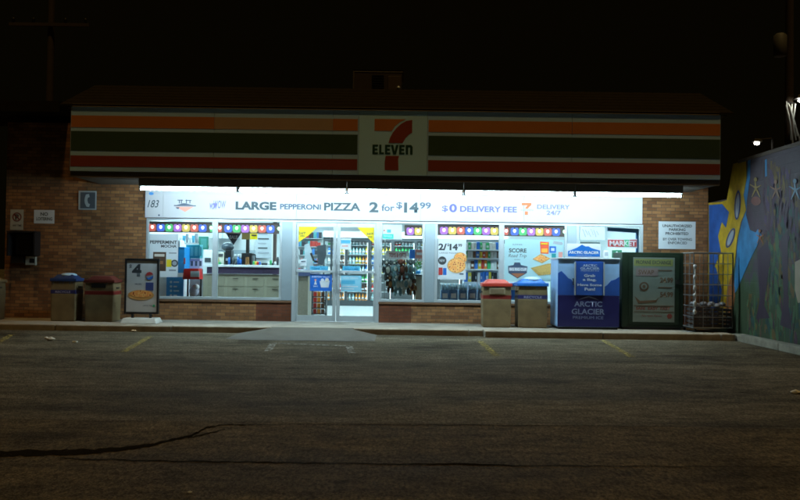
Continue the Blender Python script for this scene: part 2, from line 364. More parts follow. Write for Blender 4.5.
# sign band
FW = mat('faded_white_sign', (.44, .68, 1.0), .4, var=.08, scale=1.2)
band = MB()
seams = [68, 212, 331, 357, 426, 571, 720]
LP = mat('emblem_panel_white', (.5, .8, 1.0), .4, var=.05, scale=1.2)  # sign white made bluer and brighter, cool ground bounce put into the colour
for a, c in zip(seams, seams[1:]): band.box(FX(a, YS) + .003, FX(c, YS) - .003, YS, YS + .1, zb, zt, LP if a == 357 else FW, .004)
band = band.build('sign_band', store)
ORA = mat('orange_stripe', (.58, .2, .05), .4, var=.1, scale=2); PEA = mat('faded_peach_stripe', (.5, .33, .2), .5, var=.08, scale=2)
GRN = mat('green_stripe', (.05, .085, .05), .4, var=.15, scale=2); RED = mat('red_stripe', (.3, .06, .035), .4, var=.12, scale=2)
def stripe(y0, y1, parts):
    b = MB()
    for a, c, m in parts: b.box(FX(a, YS), FX(c, YS), YS - .004, YS, FZ(y1, YS), FZ(y0, YS), m)
    return b.build('stripe', band)
q = stripe(119.3, 131.2, [(68.5, 212, ORA), (212.2, 330.8, PEA), (331, 356, ORA)]); stripe(119.3, 131.2, [(427, 570.8, ORA), (571.2, 719.5, ORA)])
for a, c in ((68.5, 356), (427, 719.5)): stripe(135, 154.8, [(a, c, GRN)]); stripe(159.6, 170.6, [(a, c, RED)])
em = MB(); SY = YS - .0005
E = lambda pts, m: em.prism([(FX(x, YS), SY, FZ(y + .4, YS)) for x, y in pts], (0, -.004, 0), m)
E([(372.8, 118.5), (404, 118.5), (398, 121.5), (393, 126), (390.2, 130.5), (372.8, 130.5)], ORA)
E([(410.6, 119), (410.6, 131.8), (407, 134), (404, 137.3), (401.2, 142.5), (387, 142.5), (388.5, 137.2), (391.2, 132), (394.8, 127.5), (399.3, 123.2), (404.5, 120.2)], RED)
E([(384.3, 155.4), (397.8, 155.4), (397, 158.5), (397.4, 169.8), (383.6, 169.8), (383.4, 162)], RED)
em.build('emblem', band)
em = MB(); GL = mat('dark_green_lettering', (.02, .07, .045), .4)
def blk(x0, x1, segs, y0=144.3, y1=153.9):
    for P in segs: E([(x0 + (x1 - x0) * u, y0 + (y1 - y0) * v) for u, v in P], GL)
EE = [[(0, 0), (1, 0), (1, .2), (.42, .2), (.42, .4), (.9, .4), (.9, .6), (.42, .6), (.42, .8), (1, .8), (1, 1), (0, 1)]]
blk(371, 376.6, EE); blk(377.8, 382.6, [[(0, 0), (.45, 0), (.45, .8), (1, .8), (1, 1), (0, 1)]]); blk(383.6, 389, EE)
blk(389.3, 397.2, [[(0, 0), (.32, 0), (.5, .68), (.68, 0), (1, 0), (.68, 1), (.32, 1)]]); blk(397.8, 403.3, EE)
blk(404.3, 411.3, [[(0, 0), (.8, 0), (1, .2), (1, 1), (.64, 1), (.64, .25), (.36, .25), (.36, 1), (0, 1)]])
em.build('lettering', band)

# fluorescent fixtures under the soffit (one continuous run)
TUBE = emis('fluorescent_tube', (.64, .9, 1.0), 225)
xs = [138, 237, 346, 463, 574, 682]
YT_ = 16.86; tz = FZ(192.3, YT_)
for i in range(5):
    lt = thing('fluorescent_fixture', 'lit fluorescent tube fixture under the soffit ' + ['at the left end above the street number', 'above the word LARGE on the banner', 'above the entrance doors', 'above the delivery fee wording', 'at the right end reaching over the brick'][i], 'light fixture', (FX((xs[i] + xs[i + 1]) / 2, YT_), YT_, tz), 'fluorescent fixtures under the soffit')
    x0, x1 = FX(xs[i], YT_) + .01, FX(xs[i + 1], YT_) - .01
    MB().box(x0, x1, YT_ - .08, YT_ + .1, tz + .05, FZ(181, YS) + .02, mat('fixture_housing', (.2, .2, .19), .5)).build('housing', lt)
    MB().rod((x0 + .03, YT_, tz), (x1 - .03, YT_, tz), .02, TUBE, seg=12).build('tube', lt)
    MB().box(x0, x0 + .025, YT_ - .04, YT_ + .04, tz - .04, tz + .05, DARKMETAL).box(x1 - .025, x1, YT_ - .04, YT_ + .04, tz - .04, tz + .05, DARKMETAL).build('end_cap', lt)

# storefront frame
fr = MB(); FD0, FD1 = YF - .01, YF + .1
zh, zs = ZH, ZS
wins = [(148.5, 212.5), (217.5, 279.5), (382, 422.5), (437.5, 499), (504, 564.5), (579, 640)]
fr.box(FX(146), FX(643), FD0, FD1, FZ(223.6), zh, ALU, .006)
def mul(a, c, m=ALU, z0=None, y=0): fr.box(FX(a), FX(c), FD0 - y, FD1, z0 if z0 is not None else zs, FZ(223.6), m, .005)
for a, c in ((146, 148.5), (212.5, 217.5), (279.5, 282), (379.5, 382), (422.5, 425), (434.5, 437.5), (499, 504), (564.5, 567), (576, 579), (640, 643)): mul(a, c)
for a, c in ((146, 282), (379.5, 425), (434.5, 567), (576, 643)): fr.box(FX(a), FX(c), FD0 - .01, FD1, zs, FZ(299.4), ALU, .005)
fr.build('window_frame', store)
for a, c in ((282, 294), (425, 434.5), (567, 576)): MB().box(FX(a), FX(c), FD0 - .02, FD1, zs, FZ(223.6), ALU2, .008).build('pilaster', store)
MB().box(FX(376), FX(379.5), FD0 - .01, FD1, SWZ, FZ(223.6), ALU, .005).build('door_frame', store)
MB().box(FX(292.5), FX(296), FD0 - .03, FD1, SWZ, FZ(223.6), ALU, .005).build('door_frame', store)
for a, c in wins:
    o = MB().box(FX(a), FX(c), YF + .04, YF + .048, FZ(299.4), FZ(223.6), GLASS).build('window_pane', store)
for k, (a, c, lab) in enumerate(((296, 336.3, 'left'), (336.8, 376, 'right'))):
    dr = MB(); dz0, dz1 = SWZ + .015, FZ(224)
    for u, v in ((a, a + 2.4), (c - 3.2 if k == 0 else c - 2.2, c)) if k == 0 else ((a, a + 3.6), (c - 2.2, c)): dr.box(FX(u), FX(v), YF, YF + .05, dz0, dz1, ALU, .006)
    dr.box(FX(a + 2), FX(c - 2), YF + .003, YF + .047, dz1 - .09, dz1, ALU); dr.box(FX(a + 2), FX(c - 2), YF + .003, YF + .047, dz0, dz0 + .13, ALU)
    dr = dr.build('door', store)
    MB().box(FX(a + 2.2), FX(c - 2.2), YF + .02, YF + .028, dz0 + .12, dz1 - .08, GLASS).build('pane', dr)
    h = FZ(272.5); MB().box(FX(a + 1), FX(c - 1), YF - .05, YF - .02, h - .025, h + .025, ALU, .006).build('push_bar', dr)
    hx = FX(334.5) if k == 0 else FX(339)
    MB().path([(hx, YF, FZ(261)), (hx, YF - .07, FZ(261)), (hx, YF - .07, FZ(290)), (hx, YF, FZ(290))], .014, ALU, 8).build('handle', dr)

# interior shell
TILE = mat('floor_tile', (.6, .62, .62), .25, var=.06, scale=2)
b = MB(); b.box(XL + .25, XR - .25, YF + .1, YF + 9, SWZ - .05, SWZ, TILE); b.build('interior_floor', store)
b = MB(); b.box(XL + .25, XR - .25, YF + .25, YF + 9, 2.95, 3.05, INNER); b.box(XL + .25, XR - .25, YF + 8.9, YF + 8.99, SWZ, 2.95, INNER)
b.box(FX(146) - .1, FX(146) - .02, YF + .25, YF + 8.9, SWZ, 2.95, INNER); b.box(XR - .36, XR - .26, YF + .25, YF + 8.9, SWZ, 2.95, INNER)
b.build('interior_wall', store)
PANEL = emis('ceiling_light_panel', (.64, .91, 1.0), 50)
n = 0
for iy, Y in enumerate((19.6, 22.2, 25)):
    for ix, X in enumerate((-5, -2.5, 0, 2.5, 5)):
        b = MB(); b.box(X - .6, X + .6, Y - .2, Y + .2, 2.93, 2.948, PANEL); o = b.build('ceiling_light_panel', store)

# ------------------------------------------------------------------ banner over the windows
ban = thing('banner_board', 'long white banner with pizza and delivery offers above the windows', 'banner', (0, YF, FZ(221)))
YB = YF - .06
b = MB()
for a, c in zip([145, 163, 296, 420, 523, 641.5], [163, 296, 420, 523, 641.5]): b.box(FX(a) + .002, FX(c) - .002, YB, YF - .012, FZ(221), FZ(191.5), BANNER, .003)
b.build('board', ban)
DK = mat('slate_lettering', (.03, .055, .07), .5); MD = mat('grey_blue_lettering', (.05, .08, .13), .5); PU = mat('pale_purple_lettering', (.11, .1, .36), .5); PU2 = mat('faint_purple_lettering', (.17, .16, .42), .5)
OR2 = mat('pale_orange_print', (.5, .13, .03), .5)
YT = YB - .0025
def T(b, s, x0, y0, x1, y1, m, bold=0, shear=0, Y=None): return b.txt(s, x0, y0, x1, y1, Y or YT, m, bold, shear)
b = MB(); T(b, '183', 147.5, 200, 159, 207.5, DK, .005, .3); b.build('street_number', ban)
b = MB(); T(b, 'LARGE', 235.5, 201.6, 276.5, 210, DK, .05); T(b, 'PEPPERONI', 280, 204, 321, 209.6, MD, .035); T(b, 'PIZZA', 324, 202.8, 360.5, 210.8, DK, .035)
T(b, '2', 369.2, 202, 378.5, 212.4, DK, .04); T(b, 'for', 381.5, 204.2, 394.5, 211.2, MD, .02); T(b, '$', 396.3, 202, 402.3, 209.3, MD, .02)
T(b, '14', 404, 202.4, 418.6, 212.8, DK, .045); T(b, '99', 419.8, 202.4, 431, 208.8, MD, .025)
b.build('lettering', ban)
b = MB(); T(b, '$', 442, 205.5, 448, 212.2, PU, .012); T(b, '0', 449.2, 203.8, 457, 212.4, PU, .04); T(b, 'DELIVERY FEE', 460, 206.3, 517, 212.2, PU, .035)
T(b, 'DELIVERY', 537, 204.7, 570, 209.2, PU2, .03); T(b, '24/7', 546.5, 210.5, 561, 215.2, PU2, .03); T(b, 'ELEVEN', 521, 209.2, 533, 210.9, PU2)
b.build('lettering', ban)
b = MB(); b.fp([(521.5, 202.8), (531.5, 202.8), (531.5, 205.2), (529, 207.2), (528, 208.8), (525, 208.8), (526, 206.8), (527.5, 205.4), (521.5, 205.4)], YT, OR2); b.fr(524.8, 211.3, 528, 215, YT, OR2); b.build('emblem', ban)
b = MB(); T(b, 'wow', 209.5, 203, 217, 209.5, PU2, .02, .1); T(b, 'WOW', 213.5, 200.5, 226, 208.5, PU2, .02, .2); b.build('lettering', ban)
b = MB(); INK = mat('dark_ink', (.06, .08, .12), .5); SAL = mat('salmon_print', (.78, .32, .24), .5)
b.fp([(176, 206.8), (194, 206.8), (185, 212)], YT, SAL); b.fr(174, 205.2, 196, 206.2, YT, INK); b.fp([(176.5, 205), (183, 203.3), (185, 203.3), (193.5, 205)], YT - .001, MD)
for x in (179, 181, 186, 189.5): b.fr(x, 199.5 + random.random(), x + .9, 203.4, YT, INK)
b.fr(177.5, 199.8, 183, 200.6, YT - .001, INK); b.fr(185.5, 200, 191.5, 200.8, YT - .001, INK); b.fp([(175.5, 207.3), (179.5, 207.3), (178.5, 209), (176.7, 208.5)], YT - .004, INK)
b.build('skyline_logo', ban)
b = MB(); b.disc(151.3, 193.6, 2.4, YT, mat('blue_sticker', (.08, .3, .7), .4), ry=1.5); b.disc(159, 215.2, .9, YT, MD); b.build('sticker', ban)

# ------------------------------------------------------------------ printed bulb strips inside the glass, their glow added by emission
HUE = {'r': (.9, .16, .1), 'b': (.06, .18, .95), 'g': (.1, .75, .22), 'p': (.6, .2, .9), 'y': (.95, .72, .12)}
STRIPD = mat('garland_backing', (.06, .045, .04), .6)
def garland(x0, x1, ytop, first, step, hues, lab, ys=None):
    t = thing('bulb_garland', 'printed strip of coloured bulbs across the top of ' + lab, 'light garland', tuple(W((x0 + x1) / 2, ytop, YF + .035)), 'coloured bulb strips along the window tops')
    YG = YF + .034
    MB().fr(x0, ytop, x1, ytop + 11, YG + .001, STRIPD, .004).build('backing', t)
    for i, h in enumerate(hues):
        px = first + step * i; w2 = min(step / 2 - .25, x1 - px, px - x0); y = ytop + .0135 * (px - (x0 + x1) / 2)
        c = HUE[h]
        if w2 > .6: MB().fp([(px - w2, y + 4), (px - w2 * .75, y + 2.6), (px + w2 * .75, y + 2.6), (px + w2, y + 4), (px + w2, y + 8.4), (px + w2 * .7, y + 10), (px - w2 * .7, y + 10), (px - w2, y + 8.4)], YG - .004, mat('card_' + h, tuple(min(1, v * .35 + .03) for v in c), .5, emit=c, estr=.28), .003).build('coloured_card', t)  # card is print, no lamp; emission added for its soft glow
        p = W(px, y + 5.2, YG - .016); k = YF / 800
        bb = MB(); bb.lathe((p.x, p.y, p.z - .045), [(.006, -.012), (.026, .002), (.037, .03), (.032, .055), (.014, .075)], emis('bulb_' + h, tuple(.3 + .6 * v for v in c), 3.2), 12); bb = bb.build('bulb', t)  # printed bulb modelled solid and made to emit
        MB().rod((p.x, p.y, p.z + .024), (p.x, p.y, p.z + .065), .016, BLACK).build('socket', bb)
    a = W(x0, ytop + 1.2, YG - .015); c = W(x1, ytop + 1.2, YG - .015)
    MB().rod(a, c, .006, BLACK).build('cable', t)
garland(148.8, 212.3, 221.6, 152.3, 8.4, 'rbgpyrbg', 'the leftmost window')
garland(217.8, 279.3, 222.5, 219.8, 8.45, 'rbgpyrbg', 'the window left of the doors')
garland(404.5, 422.3, 225, 410.3, 7.9, 'py', 'the narrow window right of the doors')
garland(437.8, 498.8, 224.6, 444, 8.4, 'pyrbgpy', 'the window with the pizza poster')
garland(504.3, 564.3, 225.5, 506.3, 8.3, 'rbgpyrbg', 'the window with the score poster')

# ------------------------------------------------------------------ posters and stickers on the glass
YP = YF + .02
def poster(name, lab, x0, y0, x1, y1, m=None, Y=None, cat='poster', group=None):
    Y = Y or YP; t = thing(name, lab, cat, tuple(W((x0 + x1) / 2, y1, Y)), group)
    MB().fr(x0, y0, x1, y1, Y, m or WPAPER, .003).build('sheet', t); return t, Y - .0045
DGREY = mat('dark_grey_print', (.04, .045, .05), .5); BLUEP = mat('blue_print', (.03, .17, .6), .4, trans=.3); CYAN = mat('cyan_print', (.12, .5, .72), .4, trans=.3)
YELP = mat('yellow_print', (.85, .68, .03), .4, trans=.3); REDP = mat('red_print', (.4, .04, .04), .4); TEALP = mat('teal_print', (.02, .3, .32), .5, trans=.2); COFFEE = mat('coffee_print', (.07, .035, .02), .5)
# peppermint poster
t, Y = poster('window_poster', 'white peppermint mocha poster on the leftmost window', 149.5, 234, 178, 277)
b = MB(); b.txt('PEPPERMINT', 150, 240.5, 177, 243.8, Y, DGREY, .03); b.txt('MOCHA', 161, 244.8, 176.5, 247.6, Y, DGREY, .03); b.build('lettering', t)
b = MB(); b.fr(153, 252, 166, 271, Y, COFFEE); b.fr(154.5, 254, 164.5, 256.5, Y - .004, mat('cream_print', (.6, .55, .48), .5)); b.fr(155.5, 261, 163, 264, Y - .004, mat('brown_print', (.3, .14, .06), .5)); b.build('picture', t)
b = MB(); b.fr(166.5, 259.5, 171.5, 267, Y, YELP); b.disc(174.5, 263.3, 3.6, Y, DGREY); b.disc(174.5, 263.3, 2.2, Y - .004, mat('grey_print', (.3, .32, .36), .5)); b.fr(169, 269.5, 176, 271, Y, mat('grey_print', (.3, .32, .36), .5)); b.fr(169, 252.5, 176.5, 253.6, Y, mat('grey_print', (.3, .32, .36), .5)); b.build('badge', t)
# pizza material
def pizza_mat():
    m = bpy.data.materials.new('pizza_print'); m.use_nodes = True; n = m.node_tree; L = n.links.new; bb = n.nodes['Principled BSDF']
    g = n.nodes.new('ShaderNodeTexCoord'); v = n.nodes.new('ShaderNodeTexVoronoi'); v.inputs['Scale'].default_value = 17; L(g.outputs['Object'], v.inputs['Vector'])
    cr = n.nodes.new('ShaderNodeValToRGB'); e = cr.color_ramp.elements; e[0].position = .25; e[0].color = (.42, .05, .015, 1); e[1].position = .42; e[1].color = (.85, .5, .16, 1)
    x = cr.color_ramp.elements.new(.7); x.color = (.75, .28, .07, 1)
    L(v.outputs['Distance'], cr.inputs[0]); L(cr.outputs[0], bb.inputs['Base Color']); bb.inputs['Roughness'].default_value = .5
    return m
PIZ = pizza_mat()
CRUST = mat('crust_print', (.55, .3, .1), .5, var=.3, scale=30)
t, Y = poster('window_poster', 'white pizza deal poster with two pizzas on the window', 437.8, 238.8, 466, 279.5)
b = MB(); b.txt('2/', 438.5, 243.5, 446.8, 250.3, Y, DGREY, .04); b.txt('$', 447.2, 243.3, 449.3, 246.5, Y, DGREY, .02); b.txt('14', 449.6, 243.8, 457.8, 250.3, Y, DGREY, .05); b.txt('99', 458.2, 243.8, 462, 247, Y, DGREY, .03)
b.txt('LARGE PIZZAS', 439.5, 252.3, 458, 253.6, Y, MD); b.build('lettering', t)
b = MB(); b.disc(460.3, 258.4, 6.6, Y, CRUST, ry=6); b.disc(460.3, 258.4, 5.9, Y - .003, PIZ, ry=5.3); b.disc(456.5, 265.5, 9.2, Y - .004, CRUST, ry=7.6); b.disc(456.5, 265.5, 8.4, Y - .007, PIZ, ry=6.8); b.build('picture', t)
b = MB(); b.disc(442.2, 260.6, 4.2, Y, DGREY); b.txt('NEW', 439.6, 259.3, 444.8, 261.8, Y - .005, WPAPER); b.fr(438.5, 267.5, 442.5, 275, Y, REDP); b.fr(443, 268, 446.5, 275, Y, BLUEP); b.fr(459.5, 273.3, 463.5, 274.6, Y, MD); b.build('badge', t)
# score poster
PALE = mat('pale_blue_poster', (.55, .76, .8), .35, var=.04, trans=.4)
t, Y = poster('window_poster', 'pale blue score road trip poster with snacks on the window', 504.5, 239.5, 564, 281.5, PALE)
b = MB(); b.txt('SUMMER', 512.5, 244, 522.5, 245.2, Y, MD); b.txt('SCORE', 509, 248.4, 526.5, 252.6, Y, DGREY, .035); b.txt('Road Trip', 508.3, 254, 526.6, 258.3, Y, DGREY, .0, .3); b.txt('WIN', 514, 259.2, 520, 260.2, Y, MD); b.build('lettering', t)
b = MB(); b.fp([(508, 266), (513.5, 265), (514.5, 262.5), (520, 262.5), (521, 265), (527.5, 266.5), (526.8, 273), (517.5, 278.5), (508.5, 273)], Y, mat('navy_print', (.03, .05, .09), .5))
b.fr(509, 267.5, 527, 271, Y - .004, mat('grey_print', (.3, .32, .36), .5)); b.txt('BIG RIG CUP', 509.5, 268, 526.5, 270.6, Y - .0085, WPAPER, .02); b.fp([(511, 273.3), (525, 273.3), (517.5, 277.6)], Y - .004, mat('rust_print', (.35, .12, .05), .5)); b.build('badge', t)
b = MB(); b.fp([(540, 241.5), (549, 242), (548.5, 254), (540.5, 253.5)], Y, mat('red_bag_print', (.7, .09, .04), .4)); b.fr(541.5, 248.5, 547.5, 252.5, Y - .004, mat('orange_print', (.85, .4, .05), .4)); b.fr(541, 243.3, 548, 244.6, Y - .004, YELP)
b.fp([(532.5, 259), (541, 253.8), (550.5, 258.5), (542, 263.5)], Y - .006, CRUST); b.fp([(534, 258.8), (541, 254.8), (549, 258.3), (542, 262)], Y - .009, PIZ)
b.fp([(530.5, 268), (548, 263.5), (558.5, 263), (556, 274), (538.5, 275.5)], Y - .007, mat('golden_crust_print', (.42, .27, .07), .5, var=.5, scale=30)); b.fp([(533.5, 268), (548, 264.8), (556, 264.5), (554, 271), (540, 272.5)], Y - .011, mat('nacho_print', (.5, .32, .09), .5, var=.6, scale=60))
b.fr(549.5, 246.3, 556, 252.8, Y - .004, BLUEP); b.fr(551, 248, 554.5, 251, Y - .008, WPAPER); b.fp([(553.5, 241), (562, 242), (563, 243.8), (562, 245), (553, 243.8)], Y, mat('grey_print', (.3, .32, .36), .5)); b.fr(551.5, 253.5, 556, 262, Y - .002, TEALP); b.fr(558.5, 252, 562.5, 258.5, Y, mat('pink_print', (.6, .25, .22), .5))
b.build('picture', t)
# door stickers
for (P, lab, tx) in (([(297, 226), (318.5, 226.2), (309, 235), (297.6, 243)], 'yellow triangular sticker on the top left corner of left door', (299, 232, 305.5, 234.3)), ([(356.5, 226.8), (374.8, 227), (374.8, 244.5), (366, 236)], 'yellow triangular sticker on the top right corner of right door', (366.5, 232.8, 373, 235))):
    t = thing('door_sticker', lab, 'sticker', tuple(W(P[0][0], P[0][1], YP)), 'yellow corner stickers on the doors')
    MB().fp(P, YP - .005, YELP).build('sheet', t)
    b = MB(); b.txt('24/7', *tx, YP - .0095, DGREY, .03); b.txt('OPEN', tx[0] + 1, tx[1] + 3.2, tx[2] - 1, tx[3] + 2.6, YP - .0095, DGREY, .02); b.build('lettering', t)
t, Y = poster('door_poster', 'royal blue poster with white basket on left door', 310, 274.2, 331.8, 291, BLUEP, YP - .006)
b = MB(); b.txt('EVERYDAY VALUES', 312, 276, 330, 277.6, Y, WPAPER, .02); b.txt('SAVE', 313.3, 285.6, 318, 287, Y, WPAPER, .02); b.build('lettering', t)
b = MB(); b.fp([(319.5, 281), (330, 280.5), (328.5, 287.5), (321, 287.5)], Y, WPAPER); b.disc(322.5, 280.2, 1.7, Y - .004, WPAPER); b.disc(327, 279.8, 1.9, Y - .004, mat('cream_print', (.6, .55, .48), .5)); b.disc(315.5, 280, 1.1, Y, mat('pink_print', (.6, .25, .22), .5)); b.fp([(315.5, 280), (317, 284.6), (314, 284.6)], Y - .004, WPAPER); b.build('picture', t)
t, Y = poster('door_poster', 'light cyan notice poster on right door below the push bar', 340.9, 275, 361.5, 291.5, mat('light_cyan_poster', (.35, .68, .82), .4, trans=.4), YP - .006)
b = MB(); b.txt('NOW HIRING', 343, 277, 358, 279, Y, WPAPER, .02); b.fr(341.5, 280.3, 355, 284, Y, CYAN); b.fr(342, 286, 358, 287, Y, WPAPER); b.fr(342, 288.5, 354, 289.4, Y, WPAPER); b.build('lettering', t)
for x0, x1, lab, s in ((310, 328, 'cyan notice strip above the push bar of left door', 'THANK YOU'), (342.5, 360, 'cyan notice strip above the push bar of right door', 'WELCOME')):
    t, Y = poster('door_sticker', lab, x0, 266, x1, 272, CYAN, YP - .006, 'sticker', 'cyan strips on the doors')
    MB().txt(s, x0 + 1.5, 267.6, x1 - 1.5, 270.2, Y, mat('deep_cyan_print', (.02, .22, .45), .5), .02).build('lettering', t)
t, Y = poster('door_poster', 'white and blue small notice high on right door', 339.8 + 1, 238.5, 351, 249.5, WPAPER, YP - .006)
b = MB(); b.fr(341, 240, 350.5, 243.5, Y, CYAN); b.fr(342, 245.5, 348, 246.5, Y, mat('pink_print', (.6, .25, .22), .5)); b.build('lettering', t)
t, Y = poster('door_sticker', 'white square sticker beside the blue poster low on left door', 300, 259, 306.5, 266, WPAPER, YP - .006, 'sticker')
MB().fr(301, 261, 305.5, 262, Y, MD).build('lettering', t)
# window 3 notices
t, Y = poster('window_poster', 'white and teal notice at top of the narrow window', 382.3, 224.5, 402, 239.5)
b = MB(); b.fr(382.6, 234, 393.5, 238.8, Y, mat('teal_notice', (.05, .5, .42), .5)); b.txt('7REWARDS', 383.5, 235.2, 392, 237.2, Y - .0045, WPAPER); b.fr(387, 229.5, 391, 232.6, Y, CYAN); b.fr(383.5, 229.5, 385, 231.5, Y, mat('pink_print', (.6, .25, .22), .5)); b.build('lettering', t)
# window 6
t, Y = poster('window_poster', 'white sketch poster on the far right window', 580, 226.5, 605, 240)
b = MB(); GR = mat('faint_grey_print', (.45, .47, .52), .5)
for k in range(6): b.fp([(582 + k * 2.8, 229 + (k % 3)), (583 + k * 2.8, 229 + (k % 3)), (586 + k * 2.6, 237 - (k % 2) * 2), (585.2 + k * 2.6, 237 - (k % 2) * 2)], Y - .0035 * (k % 2), GR)
b.build('picture', t)
t, Y = poster('window_poster', 'red white and green lettered sign on the far right window', 607.5, 238.8, 637, 248)
b = MB(); b.fr(607.8, 239.8, 624, 246.8, Y, REDP); b.fr(624.2, 239.8, 629.3, 246.8, Y, mat('green_print', (.03, .4, .18), .5)); b.fr(629.6, 239.8, 636.7, 246.8, Y, mat('bright_red_print', (.35, .04, .05), .5))
b.txt('MARKET', 609.5, 240.8, 636, 245.8, Y - .0045, WPAPER, .04); b.build('lettering', t)

# ------------------------------------------------------------------ shop interior
# blue drink machine
def boxthing(name, lab, cat, x0, y0, x1, y1, Y, depth, m, group=None, bev=.01):
    a, c, z0, z1 = R4(x0, y0, x1, y1, Y); t = thing(name, lab, cat, ((a + c) / 2, Y, z0), group)
    MB().box(a, c, Y, Y + depth, z0, z1, m, bev).build('cabinet', t); return t
BLUEM = mat('bright_blue_panel', (.02, .28, .68), .35); CREAM = mat('cream_laminate', (.24, .22, .16), .5, var=.1)
t = thing('drink_machine', 'bright blue frozen drink machine behind the leftmost window', 'drink machine', tuple(W(170, 305, 19.1)))
b = MB(); a, c, _, _ = R4(160, 240, 184, 299, 19.1); b.box(a, c, 19.1, 19.7, SWZ, FZ(276, 19.1), WHITE, .01); a2 = W(178, 250, 19.1).x; b.box(a2, c, 19.12, 19.7, FZ(276, 19.1), FZ(250, 19.1), BLUEM, .01); b.box(a, a2 - .01, 19.3, 19.7, FZ(276, 19.1), FZ(243, 19.1), WHITE, .01); b.build('cabinet', t)
b = MB(); b.fr(166.5, 277, 183.5, 297.5, 19.097, BLUEM, .01); b.build('front_panel', t)
b = MB()
for k in range(4): b.disc(171, 282 + k * 4.4, 1.2, 19.084, WPAPER); b.fr(173.5, 281.4 + k * 4.4, 179 - (k % 2) * 2, 282.8 + k * 4.4, 19.084, WPAPER)
b.build('lettering', t)
MB().rod(W(184.5, 258, 19.0), W(184.5, 264, 19.0), .02, REDP).build('tap', t)
t = thing('slush_dispenser', 'teal and lilac drink dispenser beside the blue drink machine', 'dispenser', tuple(W(196, 276, 19.6)))
MB().fr(189, 245, 203, 258.5, 19.9, mat('teal_panel', (.03, .33, .4), .4), .3, .01).build('tank', t)
MB().fr(189, 258.8, 203, 269, 19.92, mat('lilac_panel', (.5, .5, .7), .4), .3, .01).build('cabinet', t)
a, c, z0, z1 = R4(190, 269, 202, 300, 19.8); MB().box(a, c, 19.65, 19.9, SWZ, z1, mat('grey_stand', (.2, .2, .22), .5)).build('base', t)
b = MB()
for k in range(3): b.fr(190.5 + k * 4.3, 247, 193.2 + k * 4.3, 256, 19.598, mat('pale_teal_panel', (.15, .5, .55), .4), .004); b.fr(190.7 + k * 4.3, 261, 193 + k * 4.3, 266, 19.618, INK, .004)
b.build('nozzle', t)
t = thing('ticket_stand', 'red topped counter display stand behind the leftmost window', 'display stand', tuple(W(194, 306, 18.8)))
b = MB(); b.fp([(188, 268.5), (202, 268.5), (203, 279), (186.5, 279)], 19.2, mat('glossy_red', (.6, .02, .015), .3), .35); b.build('top', t)
MB().fr(190.5, 271, 199.5, 277, 18.845, WPAPER, .006).build('screen', t)
b = MB()
for x in (187.2, 200.3): b.fr(x, 279, x + 1.4, 306, 19.1, BLACK, .03)
a, c, z0, z1 = R4(187.5, 283, 200.5, 284, 19.1); b.box(a, c, 18.9, 19.15, SWZ, SWZ + .4, BLACK); b.build('leg', t)
t = thing('carry_bag', 'pale plastic bag lying in the red topped stand', 'bag', tuple(W(194, 297, 19)))
b = MB(); b.ball(tuple(W(194, 291, 19.02)), .12, mat('lilac_plastic', (.55, .55, .68), .4, var=.3, scale=20), (1, .8, 1.1)); b.ball(tuple(W(196.5, 287, 19.0)), .07, WHITE); b.build('body', t)
# back-of-shop cabinets and counter along left window
YC = 20.4
t = thing('coffee_counter', 'long cream coffee counter with cupboard doors behind left windows', 'counter', tuple(W(243, 305, YC)))
a, c = W(203, 280, YC).x, W(284, 280, YC).x; ztop = FZ(267, YC)
MB().box(a, c, YC, YC + .6, SWZ, FZ(276.5, YC), CREAM, .005).build('cabinet', t)
MB().box(a + .1, c, YC - .03, YC + .6, FZ(276, YC), FZ(269.5, YC), mat('plum_band', (.035, .022, .05), .5, var=.5, scale=20)).build('front_band', t)
MB().box(a, c + .02, YC - .06, YC + .62, FZ(269.3, YC), ztop, WHITE, .008).build('counter_top', t)
for k in range(4):
    x = a + .12 + k * ((c - a) / 4.1)
    for zz0, zz1 in ((FZ(288.5, YC), FZ(279, YC)), (FZ(299, YC), FZ(289.5, YC))):
        d = MB().box(x, x + .43, YC - .015, YC - .001, zz0, zz1, mat('taupe_laminate', (.2, .18, .13), .5, var=.12), .004).build('drawer', t)
        MB().box(x + .14, x + .28, YC - .035, YC - .015, zz1 - .05, zz1 - .035, DARKMETAL).build('handle', d)
def on_counter(name, lab, cat, x0, y0, x1, m, extra=None):
    a, c, z0, z1 = R4(x0, y0, x1, 267, YC + .2); t = thing(name, lab, cat, ((a + c) / 2, YC + .2, ztop))
    MB().box(a, c, YC + .1, YC + .4, ztop, z1, m, .015).build('body', t); return t, (a, c, z1)
GR2 = mat('grey_print', (.3, .32, .36), .5)
PK2 = [mat('tin_white', (.65, .68, .7), .4), mat('tin_blue', (.05, .2, .5), .4), mat('tin_red', (.45, .04, .03), .4), mat('tin_dark', (.04, .04, .05), .4), mat('tin_teal', (.1, .4, .42), .4)]
t, (a, c, z1) = on_counter('coffee_grinder', 'white appliance on the left end of the coffee counter', 'appliance', 204.5, 250, 213, WHITE)
MB().box(a + .03, c - .03, YC + .09, YC + .1, ztop + .05, z1 - .2, DGREY).build('panel', t)
t, (a, c, z1) = on_counter('coffee_grinder', 'white rounded appliance on counter right of window mullion', 'appliance', 217.5, 252, 225, mat('cream_enamel', (.6, .6, .52), .35))
MB().box(a + .03, c - .03, YC + .09, YC + .1, z1 - .12, z1 - .05, DGREY).build('panel', t)
t, (a, c, z1) = on_counter('coffee_machine', 'tall black coffee machine on the counter under the pennant', 'coffee machine', 226, 250, 232, BLACK)
MB().ball(((a + c) / 2 - .05, YC + .25, z1 + .08), .17, mat('dark_dome', (.05, .07, .09), .2), (1, .8, .7)).build('hopper', t)
MB().box(a + .02, c - .02, YC + .08, YC + .1, ztop + .1, ztop + .16, ALU).build('tap', t)
